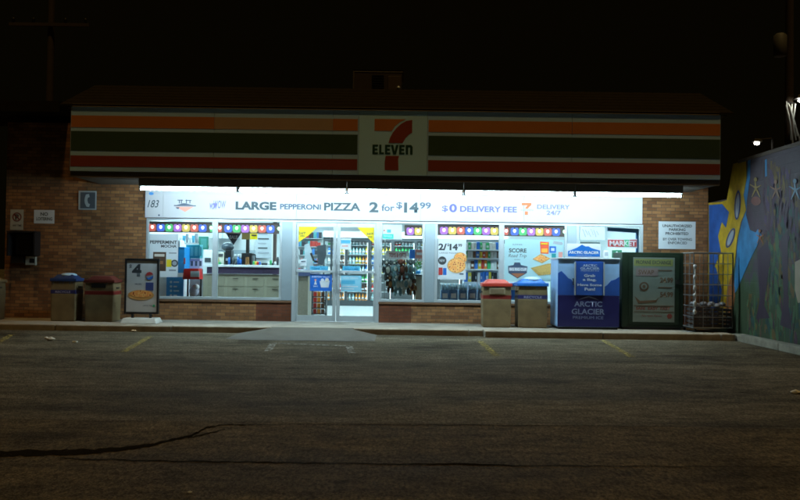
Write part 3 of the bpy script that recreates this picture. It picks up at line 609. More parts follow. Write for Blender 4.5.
t, (a, c, z1) = on_counter('paper_cup_holder', 'low grey cup tray on the coffee counter', 'cup holder', 232.5, 258, 240.5, mat('grey_tray', (.18, .22, .22), .4))
for k in range(3): MB().lathe((a + .06 + k * .09, YC + .25, z1), [(.025, 0), (.036, .1)], WHITE, 10).build('cup', t)
t, (a, c, z1) = on_counter('coffee_brewer', 'black coffee brewer below the hanging yellow sign', 'coffee brewer', 242, 253, 252.5, BLACK)
MB().box((a + c) / 2 - .04, (a + c) / 2 + .04, YC + .2, YC + .28, z1, FZ(236, YC + .2), DARKMETAL).build('pipe', t)
MB().rod(((a + c) / 2 + .03, YC + .05, ztop), ((a + c) / 2 + .03, YC + .05, ztop + .2), .06, mat('carafe_glass', (.2, .1, .04), .1), .045, 12).build('carafe', t)
b = MB(); b.path([(c, YC + .1, z1 - .04), (c + .09, YC + .1, z1 - .04), (c + .09, YC + .1, ztop + .05)], .015, BLACK); b.build('handle', t)
t, (a, c, z1) = on_counter('cup_stack', 'small dark cups on right end of coffee counter', 'cups', 262, 263, 268, DGREY)
# hanging things
t = thing('pennant', 'dark triangular pennant hanging inside the second window', 'pennant', tuple(W(233, 240, 19.2)))
MB().fp([(225.5, 233), (241.5, 233), (233.5, 245)], 19.2, mat('navy_grey_cloth', (.06, .07, .1), .7), .006).build('cloth', t)
MB().txt('SALE', 229.5, 235.5, 237.5, 239, 19.19, WPAPER, .03).build('lettering', t)
t = thing('hanging_sign', 'yellow and brown menu sign hanging above the coffee brewer', 'sign', tuple(W(249, 236, 20.2)))
MB().fr(242, 231, 250, 239.5, 20.2, mat('brown_sign', (.12, .08, .02), .5), .03).fr(250.3, 231, 257.5, 239.5, 20.2, YELP, .03).build('panel', t)
MB().fr(251.5, 234.5, 256.5, 236, 20.165, DGREY, .003).build('lettering', t)
t = thing('wall_frame', 'dark green framed picture on wall behind leftmost window', 'picture', tuple(W(203, 250, 23)))
MB().fr(199, 236.5, 208.5, 249.5, 23, mat('dark_green_frame', (.02, .16, .12), .5), .04).build('frame', t); MB().fr(201, 238.5, 206.5, 247.5, 22.955, mat('teal_wash', (.06, .25, .24), .5), .004).build('picture', t)
b = MB(); b.box(FX(140, 23), FX(272, 23), 23.05, 23.15, SWZ, 2.94, INNER); b.build('partition_wall', store)
t = thing('dark_post', 'dark narrow post at right side of second window', 'post', tuple(W(274, 300, 22)))
a, c, _, _ = R4(272.8, 240, 276, 260, 22); MB().box(a, c, 22, 22.15, SWZ, 2.93, mat('dark_wood', (.09, .06, .05), .6)).build('shaft', t); MB().box(a - .03, c + .03, 21.97, 22.18, SWZ, SWZ + .1, DARKMETAL).build('base', t)
t = thing('ceiling_pipe_rack', 'pale shelf of cups high behind the leftmost window', 'shelf', tuple(W(187, 245, 21)))
MB().fr(179, 243, 199, 244.5, 21.3, ALU, .4).build('board', t)
for k in range(6):
    p = W(181 + k * 3.1, 243, 21.1); MB().lathe((p.x, p.y, p.z + .003), [(.03, 0), (.045, .14 + .05 * (k % 3))], [WHITE, CYAN, mat('grey_print', (.3, .32, .36), .5)][k % 3], 10).build('cup', t)

PK = [mat('packet_red', (.5, .03, .02), .4), mat('packet_brown', (.12, .05, .025), .4), mat('packet_orange', (.7, .22, .03), .4), mat('packet_green', (.04, .35, .12), .4), mat('packet_blue', (.03, .15, .5), .4), mat('packet_white', (.7, .7, .7), .4), mat('packet_yellow', (.75, .55, .06), .4), mat('packet_dark', (.03, .03, .035), .4)]
rs = random.Random(5)
cc_, hues_ = 0, [('white', WHITE), ('dark', DGREY), ('red', PK[0]), ('blue', PK[4]), ('green', PK[3]), ('yellow', PK[6])]
for px in (214, 215.8, 218, 220, 229.5, 233.5, 236, 238.6, 241, 254.2, 256, 258, 260, 269, 271, 273, 275.5, 278):
    nm, m = hues_[rs.randrange(6)]; p = W(px, 267, YC + .12); hgt = rs.uniform(.06, .22)
    b = MB(); b.lathe((p.x, YC + .07, ztop + .001), [(.028, 0), (.034, hgt * .7), (.02, hgt)], m, 10)
    tag(b.build('condiment_tub'), f'small {nm} tub {"tall" if hgt > .14 else "squat"}, at {"left" if px < 222 else "right" if px > 262 else "middle"} of the coffee counter', 'tub', 'tubs along the coffee counter')
t = thing('menu_board', 'pale grey wide menu board high on wall behind second window', 'menu board', tuple(W(262, 240, 22.9)))
MB().fr(256, 226, 272, 258, 22.95, mat('pale_board', (.42, .46, .5), .5), .04).build('panel', t)
b = MB()
for k in range(6): b.fr(258, 229 + k * 4.6, 266 + (k % 3) * 1.5, 230.3 + k * 4.6, 22.905, GR2 if k % 2 else DGREY, .004)
b.build('lettering', t)
t = thing('wall_cupboard', 'row of grey wall cupboards above the coffee machines', 'cupboard', tuple(W(232, 240, 22.6)))
b = MB()
for k in range(4): b.fr(212 + k * 7, 226, 218.5 + k * 7, 239, 22.9, mat('grey_cupboard', (.34, .38, .42), .5, var=.15), .4)
b.build('door', t)
t = thing('steel_backsplash', 'brushed steel splash panel behind the coffee machines', 'panel', tuple(W(232, 262, 22.9)))
MB().fr(212, 250, 256, 266, 22.99, ALU2, .03).build('panel', t)
t = thing('back_shelf', 'shelves of small coloured packets behind the till', 'shelf unit', tuple(W(309, 300, 24)))
b = MB(); a, c = W(297, 260, 24).x, W(322, 260, 24).x; b.box(a, c, 24.3, 24.34, SWZ, 2.5, mat('cooler_white', (.7, .78, .8), .4))
for k in range(6): b.box(a, c, 24, 24.3, .95 + k * .25, .965 + k * .25, ALU)
b.build('frame', t)
for k in range(6):
    x = a + .01
    while x < c - .07:
        w_ = rs.uniform(.05, .1); MB().box(x, x + w_ - .006, 24.02, 24.12, .966 + k * .25, .966 + k * .25 + rs.uniform(.1, .19), rs.choice(PK2), .004).build('packet', t); x += w_
# checkout zone seen through left door
t = thing('checkout_counter', 'tan stone effect counter seen through left door', 'counter', tuple(W(301, 310, 20.2)))
a, c, z0, z1 = R4(286, 276, 308, 300, 20.2); MB().box(a, c, 20.2, 23, SWZ, z1, mat('speckled_counter', (.17, .145, .11), .5, var=.3, scale=25)).build('cabinet', t)
MB().box(a - .02, c + .05, 20.15, 23, z1 + .002, z1 + .16, mat('navy_edge', (.05, .06, .13), .4)).build('counter_top', t)
t = thing('till_screen', 'dark upright till screen seen through left door', 'screen', tuple(W(321, 262, 20.6)))
MB().fp([(317, 246), (326, 244.5), (326.5, 255), (323, 265.5), (318, 264)], 20.65, mat('screen_grey', (.05, .06, .07), .3), .06).build('screen', t)
b = MB(); b.path([tuple(W(311, 253, 20.7)), tuple(W(314, 261, 20.7)), tuple(W(319, 262, 20.7))], .03, DARKMETAL); b.rod(W(321, 262, 20.7), (W(321, 262, 20.7).x, 20.7, SWZ), .035, ALU); b.build('stand', t)
t = thing('coat_rail', 'pale grey plastic curtain hanging at the till', 'curtain', tuple(W(309, 265, 20.9)))
MB().fp([(304.5, 245), (309, 243), (312, 252), (314, 270), (308, 272), (305, 262)], 20.95, mat('pale_grey_plastic', (.4, .46, .5), .4, var=.2), .05).build('sheet', t)
t = thing('gable_frame', 'dark doorway frame at the back seen through left door', 'door frame', tuple(W(328, 300, 24.5)))
b = MB(); b.fr(322, 237, 324, 304, 24.5, DGREY, .1).fr(330.5, 237, 332.5, 304, 24.5, DGREY, .1).fr(324, 237, 330.5, 239.5, 24.5, DGREY, .1); b.build('frame', t)
t = thing('snack_rack', 'dark snack rack with red packets seen low through left door', 'snack rack', tuple(W(319, 317, 19.4)))
b = MB(); a, c, z0, z1 = R4(311.5, 291, 326, 312, 19.5); b.box(a, c, 19.5, 19.9, SWZ, SWZ + .06, BLACK)
for k in range(4): b.box(a, c, 19.5 + .02 * k, 19.9, SWZ + .1 + k * .14, SWZ + .115 + k * .14, BLACK)
b.box(a, a + .02, 19.5, 19.9, SWZ, z1, BLACK); b.box(c - .02, c, 19.5, 19.9, SWZ, z1, BLACK); b.build('frame', t)
for k in range(4):
    for j in range(3):
        x = a + .04 + j * .095; z = SWZ + .116 + k * .14
        MB().box(x, x + .08, 19.55, 19.62, z, z + .11, PK[(k * 3 + j * 2) % 3], .006).build('snack_packet', t)

# drinks cooler along the back
YK = 25.6
cx0, cx1 = W(323, 260, YK).x, W(508, 260, YK).x
cool = thing('drinks_cooler', 'long glass fronted drinks cooler along the back of the shop', 'drinks cooler', ((cx0 + cx1) / 2, YK, SWZ))
b = MB(); b.box(cx0, cx1, YK + .7, YK + .75, SWZ, 2.3, mat('cooler_white', (.7, .78, .8), .4)); b.box(cx0, cx1, YK, YK + .75, 2.3, 2.5, WHITE); b.box(cx0, cx1, YK, YK + .7, SWZ, SWZ + .12, DGREY); b.box(cx0, cx1, YK + .05, YK + .08, 2.18, 2.3, mat('black_header', (.02, .02, .025), .4)); b.build('cabinet', cool)
SHZ = [SWZ + .16 + .298 * k for k in range(7)]
for z in SHZ: MB().box(cx0, cx1, YK + .12, YK + .7, z - .02, z, ALU).build('shelf', cool)
nd = 8; dw = (cx1 - cx0) / nd
for k in range(nd):
    x = cx0 + k * dw; b = MB()
    for u in (x, x + dw - .05): b.box(u, u + .05, YK, YK + .05, SWZ + .12, 2.28, DGREY)
    b.box(x + .05, x + dw - .05, YK, YK + .05, SWZ + .12, SWZ + .18, DGREY); b.box(x + .05, x + dw - .05, YK, YK + .05, 2.2, 2.28, DGREY)
    d = b.build('glass_door', cool)
    MB().box(x + .1, x + .12, YK - .04, YK, 1.0, 1.4, ALU).build('handle', d)
    MB().box(x + dw - .06, x + dw - .04, YK + .09, YK + .11, SWZ + .2, 2.15, emis('cooler_lamp', (.85, .97, 1), 5)).build('lamp', cool)
cols = [('green', (.03, .4, .1)), ('white', (.7, .74, .74)), ('red', (.6, .04, .03)), ('blue', (.04, .2, .6)), ('orange', (.8, .3, .04)), ('clear aqua', (.45, .75, .78)), ('yellow', (.75, .6, .08)), ('brown', (.12, .05, .02))]
bm_cache = {}
def bottle_mesh(cn, c):
    if cn in bm_cache: return bm_cache[cn]
    b = MB(); m = mat('bottle_' + cn.replace(' ', '_'), c, .2); b.lathe((0, 0, 0), [(.033, 0), (.036, .02), (.036, .15), (.03, .18), (.014, .22), (.014, .25)], m, 10); b.lathe((0, 0, .06), [(.0372, 0), (.0372, .07)], WHITE, 10); b.lathe((0, 0, .25), [(.016, 0), (.016, .018)], m, 10)
    o = b.build('drink_bottle'); me = o.data; bpy.data.objects.remove(o); bm_cache[cn] = me; return me
rows = ['bottom', 'second lowest', 'third lowest', 'middle', 'third highest', 'second highest', 'top']
ranges = [(328.5, 334, 'left door'), (340, 375, 'right door'), (383, 423, 'narrow window'), (466, 499, 'pizza poster window')]
for r_i, z in enumerate(SHZ):
    for (pa, pb, where) in ranges:
        if r_i < 3 and where != 'right door' and where != 'left door': continue
        xa, xb = W(pa, 260, YK).x, W(pb, 260, YK).x; x = xa; run = random.randrange(8); left = 3
        while x < xb:
            if left == 0: run = random.choice([0, 1, 1, 5, 5, 3, 2, 0, 4, 6, 7]); left = random.randint(2, 4)
            cn, c = cols[run]; left -= 1
            o = bpy.data.objects.new('drink_bottle', bottle_mesh(cn, c)); COL.objects.link(o); o.location = (x, YK + .2, z); o.rotation_euler.z = random.random() * 6
            s = random.uniform(.78, .95); o.scale = (1.12, 1.12, s)
            tag(o, f'{cn} drink bottle on {rows[r_i]} cooler shelf seen through {where}', 'bottle', 'bottles in the drinks cooler')
            x += .105
# narrow window: shelf, plush toys, boxes, bin
t = thing('magazine_rack', 'white wire display rack behind the narrow window', 'display rack', tuple(W(402, 305, 19.3)))
a, c, z0, z1 = R4(384, 250, 424, 300, 19.3)
b = MB()
for x in (a, c - .03): b.box(x, x + .03, 19.3, 19.33, SWZ, FZ(236, 19.3), ALU)
for y in (262, 277, 290): b.box(a, c, 19.3, 19.6, FZ(y, 19.3), FZ(y - .7, 19.3), ALU)
b.build('frame', t)
MB().fr(386, 251, 409, 260, 19.29, WHITE, .02).build('header', t)
b = MB(); b.txt('TOYS & GIFTS', 389, 253, 406, 257.5, 19.265, REDP, .02); b.build('lettering', t)
FUR = [mat('brown_fur', (.07, .035, .02), .95, var=.5, scale=30, bump=.8), mat('grey_fur', (.07, .08, .08), .95, var=.4, scale=30, bump=.8), mat('rust_fur', (.12, .035, .02), .95, var=.4, scale=30, bump=.8), mat('pale_fur', (.2, .23, .25), .95, var=.3, scale=30, bump=.8)]
def plush(px, py, s, m, m2, mh, lab):
    Y = 18.95 + .03 * math.sin(px * 3); p = W(px, py, Y); t = thing('plush_toy', lab, 'plush toy', tuple(p), 'plush toys behind the narrow window')
    rp_ = random.Random(int(px * 10)); tl = rp_.uniform(-.05, .05)
    b = MB(); b.ball(p, .085 * s, m, (1, .8, 1.5))
    for q in (-1, 1):
        b.ball((p.x + q * .1 * s, Y - .03, p.z + .0 * s + rp_.uniform(-.03, .03)), .035 * s, m, (1, 1, 2.4)); b.ball((p.x + q * .055 * s, Y - .03, p.z - .16 * s), .04 * s, mh if q > 0 else m, (1, 1, 2.2))
    b.build('body', t)
    b = MB(); b.ball((p.x + tl, Y - .02, p.z + .18 * s), .075 * s, mh, (1, .9, .95))
    for q in (-1, 1): b.ball((p.x + tl + q * .085 * s, Y - .01, p.z + .17 * s), .035 * s, mh, (.7, .6, 2.1))
    b.build('head', t)
    b = MB(); b.ball((p.x + tl, Y - .085 * s, p.z + .16 * s), .03 * s, m2); b.ball((p.x, Y - .06 * s, p.z), .055 * s, m2, (.8, .6, 1.4)); b.build('muzzle', t)
    MB().rod((p.x, Y, p.z + .26 * s), (p.x, Y + .1, FZ(262, 18.95) + .06), .004, BLACK).build('hook', t)
TEAF = mat('teal_grey_fur', (.16, .26, .27), .95, var=.5, scale=30, bump=.8); CRF = mat('cream_fur', (.45, .42, .36), .95, var=.4, scale=30)
ORF = mat('tan_fur', (.32, .15, .05), .95, var=.4, scale=30)
plush(388, 270, 1.05, FUR[1], CRF, FUR[1], 'dark grey plush toy hanging at left edge of narrow window')
plush(395.5, 268.5, .8, TEAF, CRF, FUR[1], 'small teal grey plush toy second in the top row')
plush(402, 270, 1.05, FUR[0], FUR[2], FUR[2], 'rust faced plush toy in middle of narrow window')
plush(410.5, 269.5, 1.0, TEAF, FUR[1], FUR[1], 'teal bodied plush toy at right of the top row')
plush(390.5, 284, .85, FUR[0], ORF, FUR[0], 'brown plush toy low on the left behind narrow window')
plush(398, 284.5, 1.1, TEAF, CRF, TEAF, 'teal plush toy with cream belly low in the middle')
plush(406, 284, 1.05, CRF, TEAF, FUR[1], 'cream bodied plush toy with dark head low at right')
plush(412.5, 287, .8, ORF, FUR[2], FUR[0], 'small tan plush toy lowest on the right')
t = boxthing('carton', 'blue and red carton on rack at right of narrow window', 'carton', 409.5, 249.5, 415, 258.5, 19.35, .2, PK[4]); 
t = boxthing('carton', 'red and white carton beside the blue carton on rack', 'carton', 415.4, 249.5, 423, 258.5, 19.35, .2, mat('pink_print', (.6, .25, .22), .5)); MB().fr(416.5, 252.5, 422, 255, 19.348, WHITE, .003).build('lettering', t)
t = boxthing('beige_bin', 'beige upright bin behind right edge of narrow window', 'bin', 415.5, 276, 422, 300, 18.9, .3, mat('beige_plastic', (.5, .46, .36), .5)); MB().fr(415, 274.5, 422.5, 276, 18.9 + .02, DGREY, .34).build('lid', t)
t = thing('potted_plant', 'small green potted plant behind right edge of narrow window', 'plant', tuple(W(418, 276, 18.95)))
p = W(418, 274, 18.95); MB().lathe((p.x, p.y + .08, p.z), [(.05, 0), (.065, .08)], BLUEM, 12).build('pot', t)
b = MB(); LG = mat('leaf_green', (.06, .25, .05), .6)
for k in range(26):
    a = random.uniform(0, 6.28); u = random.uniform(.02, .11); z = p.z + .08 + random.uniform(.02, .2)
    q = Vector((p.x + u * math.cos(a), p.y + .08 + u * math.sin(a), z)); b.prism([q, q + Vector((.03, 0, .02)), q + Vector((.04, 0, .05)), q + Vector((.01, 0, .04))], (0, .002, 0), LG)
b.build('leaves', t)
# gondola behind pizza window
t = thing('shelf_gondola', 'white shelf unit with boxed goods behind the pizza poster window', 'shelf unit', tuple(W(480, 305, 19.6)))
b = MB(); a, c = W(464, 260, 19.6).x, W(503, 260, 19.6).x
b.box(a, c, 19.95, 20.0, SWZ, FZ(248, 19.6), WHITE)
for y in (248.5, 257, 268, 281, 295): b.box(a, c, 19.6, 19.95, FZ(y + 1.2, 19.6), FZ(y, 19.6), WHITE)
b.build('frame', t)
k = 0
for sh, (yb, hh) in enumerate(((248.5, 8), (257, 7.5), (268, 9.5), (281, 11))):
    x = a + .02
    while x < c - .1:
        w_ = random.uniform(.05, .085); h_ = hh * 19.6 / 800 * random.uniform(.82, .97); m = PK[[3, 6, 5, 2, 4, 5, 0, 1][(k * 5 + sh) % 8]] if 0 < sh < 3 else (PK[[6, 7, 7, 5, 4, 4, 4][k % 7]] if sh else PK[[5, 3, 5, 5, 4, 3][k % 6]])
        o = MB().box(x, x + w_, 19.63, 19.8, FZ(yb, 19.6), FZ(yb, 19.6) + h_, m, .006)
        if k % 2: o.box(x + .015, x + w_ - .015, 19.626, 19.63, FZ(yb, 19.6) + h_ * .3, FZ(yb, 19.6) + h_ * .6, PK[5])
        o = o.build('grocery_box'); nm = {3: 'green', 6: 'yellow', 5: 'white', 2: 'orange', 4: 'blue', 0: 'red', 1: 'brown', 7: 'dark'}[PK.index(m)]
        tag(o, f'{nm} grocery packet on the {["topmost", "upper", "middle", "lower"][sh]} gondola shelf behind pizza poster window', 'packet', 'groceries on the white shelf unit'); k += 1; x += w_ + .008
CLEAR = mat('water_bottle_blue', (.45, .66, .85), .15, var=.3, scale=30)
WRAP = mat('navy_wrap', (.14, .27, .5), .25, var=.5, scale=14)
for j, px in enumerate((441, 449.5, 459, 468.5, 478)):
    Y = 19.0; p = W(px + 4, 301, Y); wd = 8.6 * Y / 800
    for lv in range(2):
        z = p.z + .0 + (0 if lv else -.3)
        t = thing('water_case', ['first', 'second', 'third', 'fourth', 'fifth'][j] + ' water bottle case from left, ' + ('upper' if lv else 'lower') + ' layer, pizza poster window', 'water case', (p.x, Y, z), 'stacked cases of bottled water')
        MB().box(p.x - wd / 2 + .003, p.x + wd / 2 - .003, Y, Y + .25, z, z + .26, WRAP, .02).build('wrap', t)
        b = MB()
        for q in range(3): b.lathe((p.x - wd / 3 + q * wd / 3, Y + .05, z + .258), [(.035, 0), (.035, .06), (.018, .12), (.018, .15)], CLEAR, 8)
        b.build('bottle_tops', t); MB().box(p.x - .06, p.x + .06, Y - .004, Y, z + .07, z + .18, WHITE).build('wrap_label', t)
t = thing('stock_pallet', 'low grey platform under the stacked water cases', 'platform', tuple(W(462, 315, 19)))
p = W(445, 301, 19.0); MB().box(W(439, 300, 19).x, W(488, 300, 19).x, 18.98, 19.3, SWZ, p.z - .305, mat('grey_stand', (.2, .2, .22), .5)).build('deck', t)
# behind score window & far right window
t = boxthing('stock_crate', 'dark blue stacked crate below score poster', 'crate', 506, 283, 520, 300, 19.1, .4, PK[4]); MB().fr(507.5, 286, 518.5, 290, 19.098, PK[5], .003).build('lettering', t)
t = boxthing('stock_crate', 'pale green crate at right below score poster', 'crate', 553, 276, 562, 300, 19.1, .4, mat('pale_green', (.3, .5, .42), .5)); MB().fr(555, 280, 560, 284, 19.098, PK[5], .003).build('lettering', t)
t = thing('wall_screen', 'dark blue framed screen hanging inside the far right window', 'screen', tuple(W(624, 250, 18.9)))
MB().fp([(607, 227.5), (639.5, 229), (639.5, 262), (635.5, 262), (635.5, 233), (607, 231)], 18.95, mat('deep_blue_frame', (.02, .12, .32), .4), .06).build('frame', t)
t = boxthing('atm_machine', 'grey and white cash machine behind far right window', 'cash machine', 580, 242, 600, 262, 19, .4, mat('grey_atm', (.35, .42, .42), .4)); MB().fr(582.5, 244, 592, 249, 18.998, TEALP, .005).build('screen', t)

# ================================================================== FORECOURT OBJECTS
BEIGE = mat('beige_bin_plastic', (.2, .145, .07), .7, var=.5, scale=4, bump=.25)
def litter_bin(x0, x1, y0, y1, Y, lab, lid, band, kind, group):
    a, c, z0, z1 = R4(x0, y0, x1, y1, Y); z0 = SWZ; w_ = c - a; xc = (a + c) / 2; d = w_ * .8; yc = Y + d / 2
    t = thing('litter_bin', lab, 'litter bin', (xc, yc, z0), group); H = z1 - z0
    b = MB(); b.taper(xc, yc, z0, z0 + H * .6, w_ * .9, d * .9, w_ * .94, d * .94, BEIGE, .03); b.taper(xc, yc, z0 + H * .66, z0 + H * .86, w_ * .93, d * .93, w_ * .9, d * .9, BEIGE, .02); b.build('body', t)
    MB().box(xc - w_ * .465, xc + w_ * .465, yc - d * .465, yc + d * .465, z0 + H * .585, z0 + H * .675, band, .01).build('band', t)
    b = MB()
    for k in range(7): b.prism([(xc - w_ * .44 + k * w_ * .125, yc - d * .475, z0 + H * .87), (xc - w_ * .44 + (k + 1) * w_ * .125, yc - d * .48, z0 + H * .87), (xc - w_ * .45 + (k + .6) * w_ * .125, yc - d * .47, z0 + H * (.80 + .03 * math.sin(k * 2.3 + x0)))], (0, .008, 0), mat('liner_film', (.14, .13, .12), .3, var=.4))
    b.build('liner_bag', t)
    b = MB()
    for q in (-1, 1): b.box(xc + q * w_ * .47 - .012, xc + q * w_ * .47 + .012, yc - .07, yc + .07, z0 + H * .72, z0 + H * .75, DARKMETAL, .004)
    b.build('handle', t)
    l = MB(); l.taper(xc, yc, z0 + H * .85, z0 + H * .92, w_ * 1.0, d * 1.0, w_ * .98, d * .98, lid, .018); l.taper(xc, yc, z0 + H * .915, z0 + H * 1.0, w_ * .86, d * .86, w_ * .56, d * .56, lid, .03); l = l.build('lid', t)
    yf = yc - d * .465
    if kind == 'slot':
        MB().box(xc - w_ * .26, xc + w_ * .26, yf - .012, yf + .01, z0 + H * .69, z0 + H * .82, mat('slot_frame', (.34, .27, .17), .6), .006).build('flap_frame', t)
        MB().box(xc - w_ * .21, xc + w_ * .21, yf - .018, yf - .013, z0 + H * .705, z0 + H * .8, mat('slot_flap', (.22, .16, .09), .6)).build('flap', t)
    elif kind == 'dark slot':
        MB().box(xc - w_ * .24, xc + w_ * .22, yf - .014, yf + .01, z0 + H * .74, z0 + H * .83, BLACK, .005).build('flap', t)
    if kind in ('dome', 'bag'):
        MB().ball((xc + w_ * .05, yc, z0 + H * .985), w_ * .3, mat('pale_cover', (.5, .66, .78), .35, var=.15), (1, 1, .3)).build('dome', l)
        MB().txt_m('RECYCLE', xc - w_ * .28, xc + w_ * .28, z0 + H * .605, z0 + H * .65, yf - .003, mat('pale_lilac', (.4, .4, .6), .5), .02).build('lettering', t)
    return t
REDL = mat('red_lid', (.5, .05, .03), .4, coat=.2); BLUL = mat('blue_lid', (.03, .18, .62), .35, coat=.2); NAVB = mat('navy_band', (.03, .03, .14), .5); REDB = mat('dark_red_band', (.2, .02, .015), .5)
litter_bin(482, 512.5, 279.5, 328, 17.35, 'beige litter bin with red lid in front of the pizza poster window', REDL, REDB, 'slot', 'beige litter bins')
litter_bin(517, 549, 279, 328.5, 17.35, 'beige recycling bin with blue lid and pale dome below score poster', BLUL, NAVB, 'dome', 'beige litter bins')
litter_bin(49, 76, 274.5, 322.5, 17.5, 'beige recycling bin with blue lid against left brick wall', mat('grimy_blue_lid', (.015, .04, .14), .6), NAVB, 'bag', 'beige litter bins')  # lid blue darkened, shade at this end put into the colour
litter_bin(83, 114, 276, 323, 17.5, 'beige litter bin with red lid left of the pavement sign', mat('grimy_red_lid', (.12, .02, .012), .6), REDB, 'dark slot', 'beige litter bins')  # same for this red lid: darker colour stands in for shade
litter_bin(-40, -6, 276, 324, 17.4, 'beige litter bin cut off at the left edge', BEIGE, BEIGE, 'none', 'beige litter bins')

# pavement sign
Y = 17.3
sg = thing('pavement_sign', 'black framed four dollar meal sign on a weighted white base', 'pavement sign', tuple(W(141, 323, Y)))
a, c, z0, z1 = R4(124.3, 258.5, 158.8, 314, Y)
b = MB(); fw = .045
b.box(a, a + fw, Y, Y + .06, z0, z1, BLACK, .008); b.box(c - fw, c, Y, Y + .06, z0, z1, BLACK, .008); b.box(a + fw, c - fw, Y, Y + .06, z0, z0 + fw, BLACK, .006); b.box(a + fw, c - fw, Y, Y + .06, z1 - fw, z1, BLACK, .006); b.build('frame', sg)
MB().box(a + fw, c - fw, Y + .02, Y + .05, z0 + fw, z1 - fw, mat('sign_sheet', (.5, .5, .5), .35, var=.06)).build('sheet', sg)
MB().taper((a + c) / 2, Y + .05, SWZ, SWZ + .11, c - a + .04, .5, c - a - .06, .4, mat('white_base', (.5, .52, .5), .5, var=.15), .02).build('base', sg)
b = MB()
for x in (a + .16, c - .2): b.box(x, x + .05, Y, Y + .05, SWZ + .1, z0 + .01, BLACK)
b.build('foot_bracket', sg)
YY = Y + .0185
b = MB(); b.txt('$', 129.2, 264.3, 131.8, 269.5, YY, DGREY, .03); b.txt('4', 132, 264, 141.5, 276.5, YY, DGREY, .05); b.txt('MEAL DEAL', 135, 283.3, 141.5, 284.8, YY, MD); b.txt('LIMITED TIME', 143, 305, 152, 306.3, YY, MD); b.disc(153.8, 305.8, 1.2, YY, mat('green_print', (.03, .4, .18), .5)); b.build('lettering', sg)
b = MB(); b.disc(149.5, 275.8, 4, YY, mat('grey_print', (.3, .32, .36), .5)); b.fp([(145.6, 276), (147, 272.8), (149.5, 271.8), (152, 272.6), (153.3, 274.6), (149, 275.2)], YY - .004, REDP); b.fp([(145.6, 277), (148.5, 278), (153, 275.8), (153.4, 277), (152, 279), (149.5, 279.8), (147, 279)], YY - .004, BLUEP); b.fr(145.7, 282.5, 153.5, 290.5, YY, mat('navy_cup', (.04, .06, .2), .5)); b.build('drink_logo', sg)
b = MB(); b.disc(141, 295, 13, YY, CRUST, ry=5); b.disc(141, 293.8, 11, YY - .004, PIZ, ry=3.4); b.build('picture', sg)

# ice freezer
YI = 17.2
ice = thing('ice_freezer', 'blue and white bagged ice freezer with a sign on top', 'ice freezer', tuple(W(588, 329, YI)))
a, c, z0, z1 = R4(557.5, 259.5, 619.5, 329, YI); z0 = SWZ; W_ = c - a; H = z1 - z0
NAVY = mat('deep_navy_wrap', (.02, .02, .11), .35, var=.15); ROY = mat('royal_blue_wrap', (.03, .1, .42), .35, var=.15); ICEW = mat('ice_white_wrap', (.34, .55, .85), .35, var=.15)
b = MB(); b.box(a, c, YI, YI + .8, z0 + .05, z1, ICEW, .02); b.box(a + .03, c - .03, YI + .03, YI + .77, z0, z0 + .05, BLACK); b.build('cabinet', ice)
b = MB(); b.box(a - .01, c + .01, YI - .025, YI + .81, z1 + .001, z1 + .035, mat('white_rim', (.7, .76, .8), .4), .01); b.build('top_rim', ice)
b = MB(); b.box(a + .004, c - .004, YI - .012, YI - .001, z0 + .055, z0 + H * .485, NAVY, .004); b.build('lower_panel', ice)
xm0, xm1 = a + W_ * .29, a + W_ * .73
b = MB()
zq = z0 + H * .487
ml = [(a + .004, z0 + H * .80), (a + W_ * .06, z0 + H * .83), (a + W_ * .12, z0 + H * .78), (a + W_ * .17, z0 + H * .73), (a + W_ * .22, z0 + H * .71), (xm0 - .01, z0 + H * .62), (xm0 - .01, zq), (a + .004, zq)]
b.prism([(x, YI - .001, z) for x, z in ml], (0, -.011, 0), ROY)
mr = [(xm1 + .01, z0 + H * .6), (a + W_ * .8, z0 + H * .64), (a + W_ * .86, z0 + H * .7), (a + W_ * .93, z0 + H * .72), (c - .004, z0 + H * .76), (c - .004, zq), (xm1 + .01, zq)]
b.prism([(x, YI - .001, z) for x, z in mr], (0, -.011, 0), ROY); b.build('mountain_graphic', ice)
d = MB(); d.box(xm0, xm1, YI - .03, YI - .001, zq, z0 + H * .965, ROY, .008); d = d.build('door', ice)
MB().box(xm0 - .03, xm0 - .004, YI - .045, YI - .005, zq, z0 + H * .965, ALU, .006).box(xm1 + .004, xm1 + .03, YI - .045, YI - .005, zq, z0 + H * .965, ALU, .006).build('frame', d)
MB().path([(xm0 - .06, YI, z0 + H * .72), (xm0 - .06, YI - .06, z0 + H * .72), (xm0 - .06, YI - .06, z0 + H * .64), (xm0 - .06, YI, z0 + H * .64)], .012, DARKMETAL).build('handle', d)
LT = mat('pale_ice_lettering', (.5, .6, .78), .4); yl = YI - .0325
def tm(b, s, u0, u1, v0, v1, y, bold=.02, m=None): b.txt_m(s, a + W_ * u0, a + W_ * u1, z0 + H * v0, z0 + H * v1, y, m or LT, bold)
b = MB(); tm(b, 'ARCTIC', .4, .63, .895, .93, yl); tm(b, 'GLACIER', .36, .67, .855, .888, yl); tm(b, 'PREMIUM ICE', .37, .66, .83, .845, yl, .0)
tm(b, 'Grab', .42, .6, .75, .79, yl, .04); tm(b, 'a Bag.', .4, .62, .685, .73, yl, .04); tm(b, 'Have Some', .315, .71, .62, .655, yl, .04); tm(b, 'Fun!', .43, .6, .555, .6, yl, .04); b.build('lettering', d)
LT2 = mat('grey_blue_lettering2', (.2, .25, .42), .4)
b = MB(); yl = YI - .0145; tm(b, 'ARCTIC', .27, .72, .325, .4, yl, .02, LT2); tm(b, 'GLACIER', .23, .76, .215, .295, yl, .02, LT2); tm(b, 'PREMIUM ICE', .25, .74, .15, .19, yl, .0, LT2)
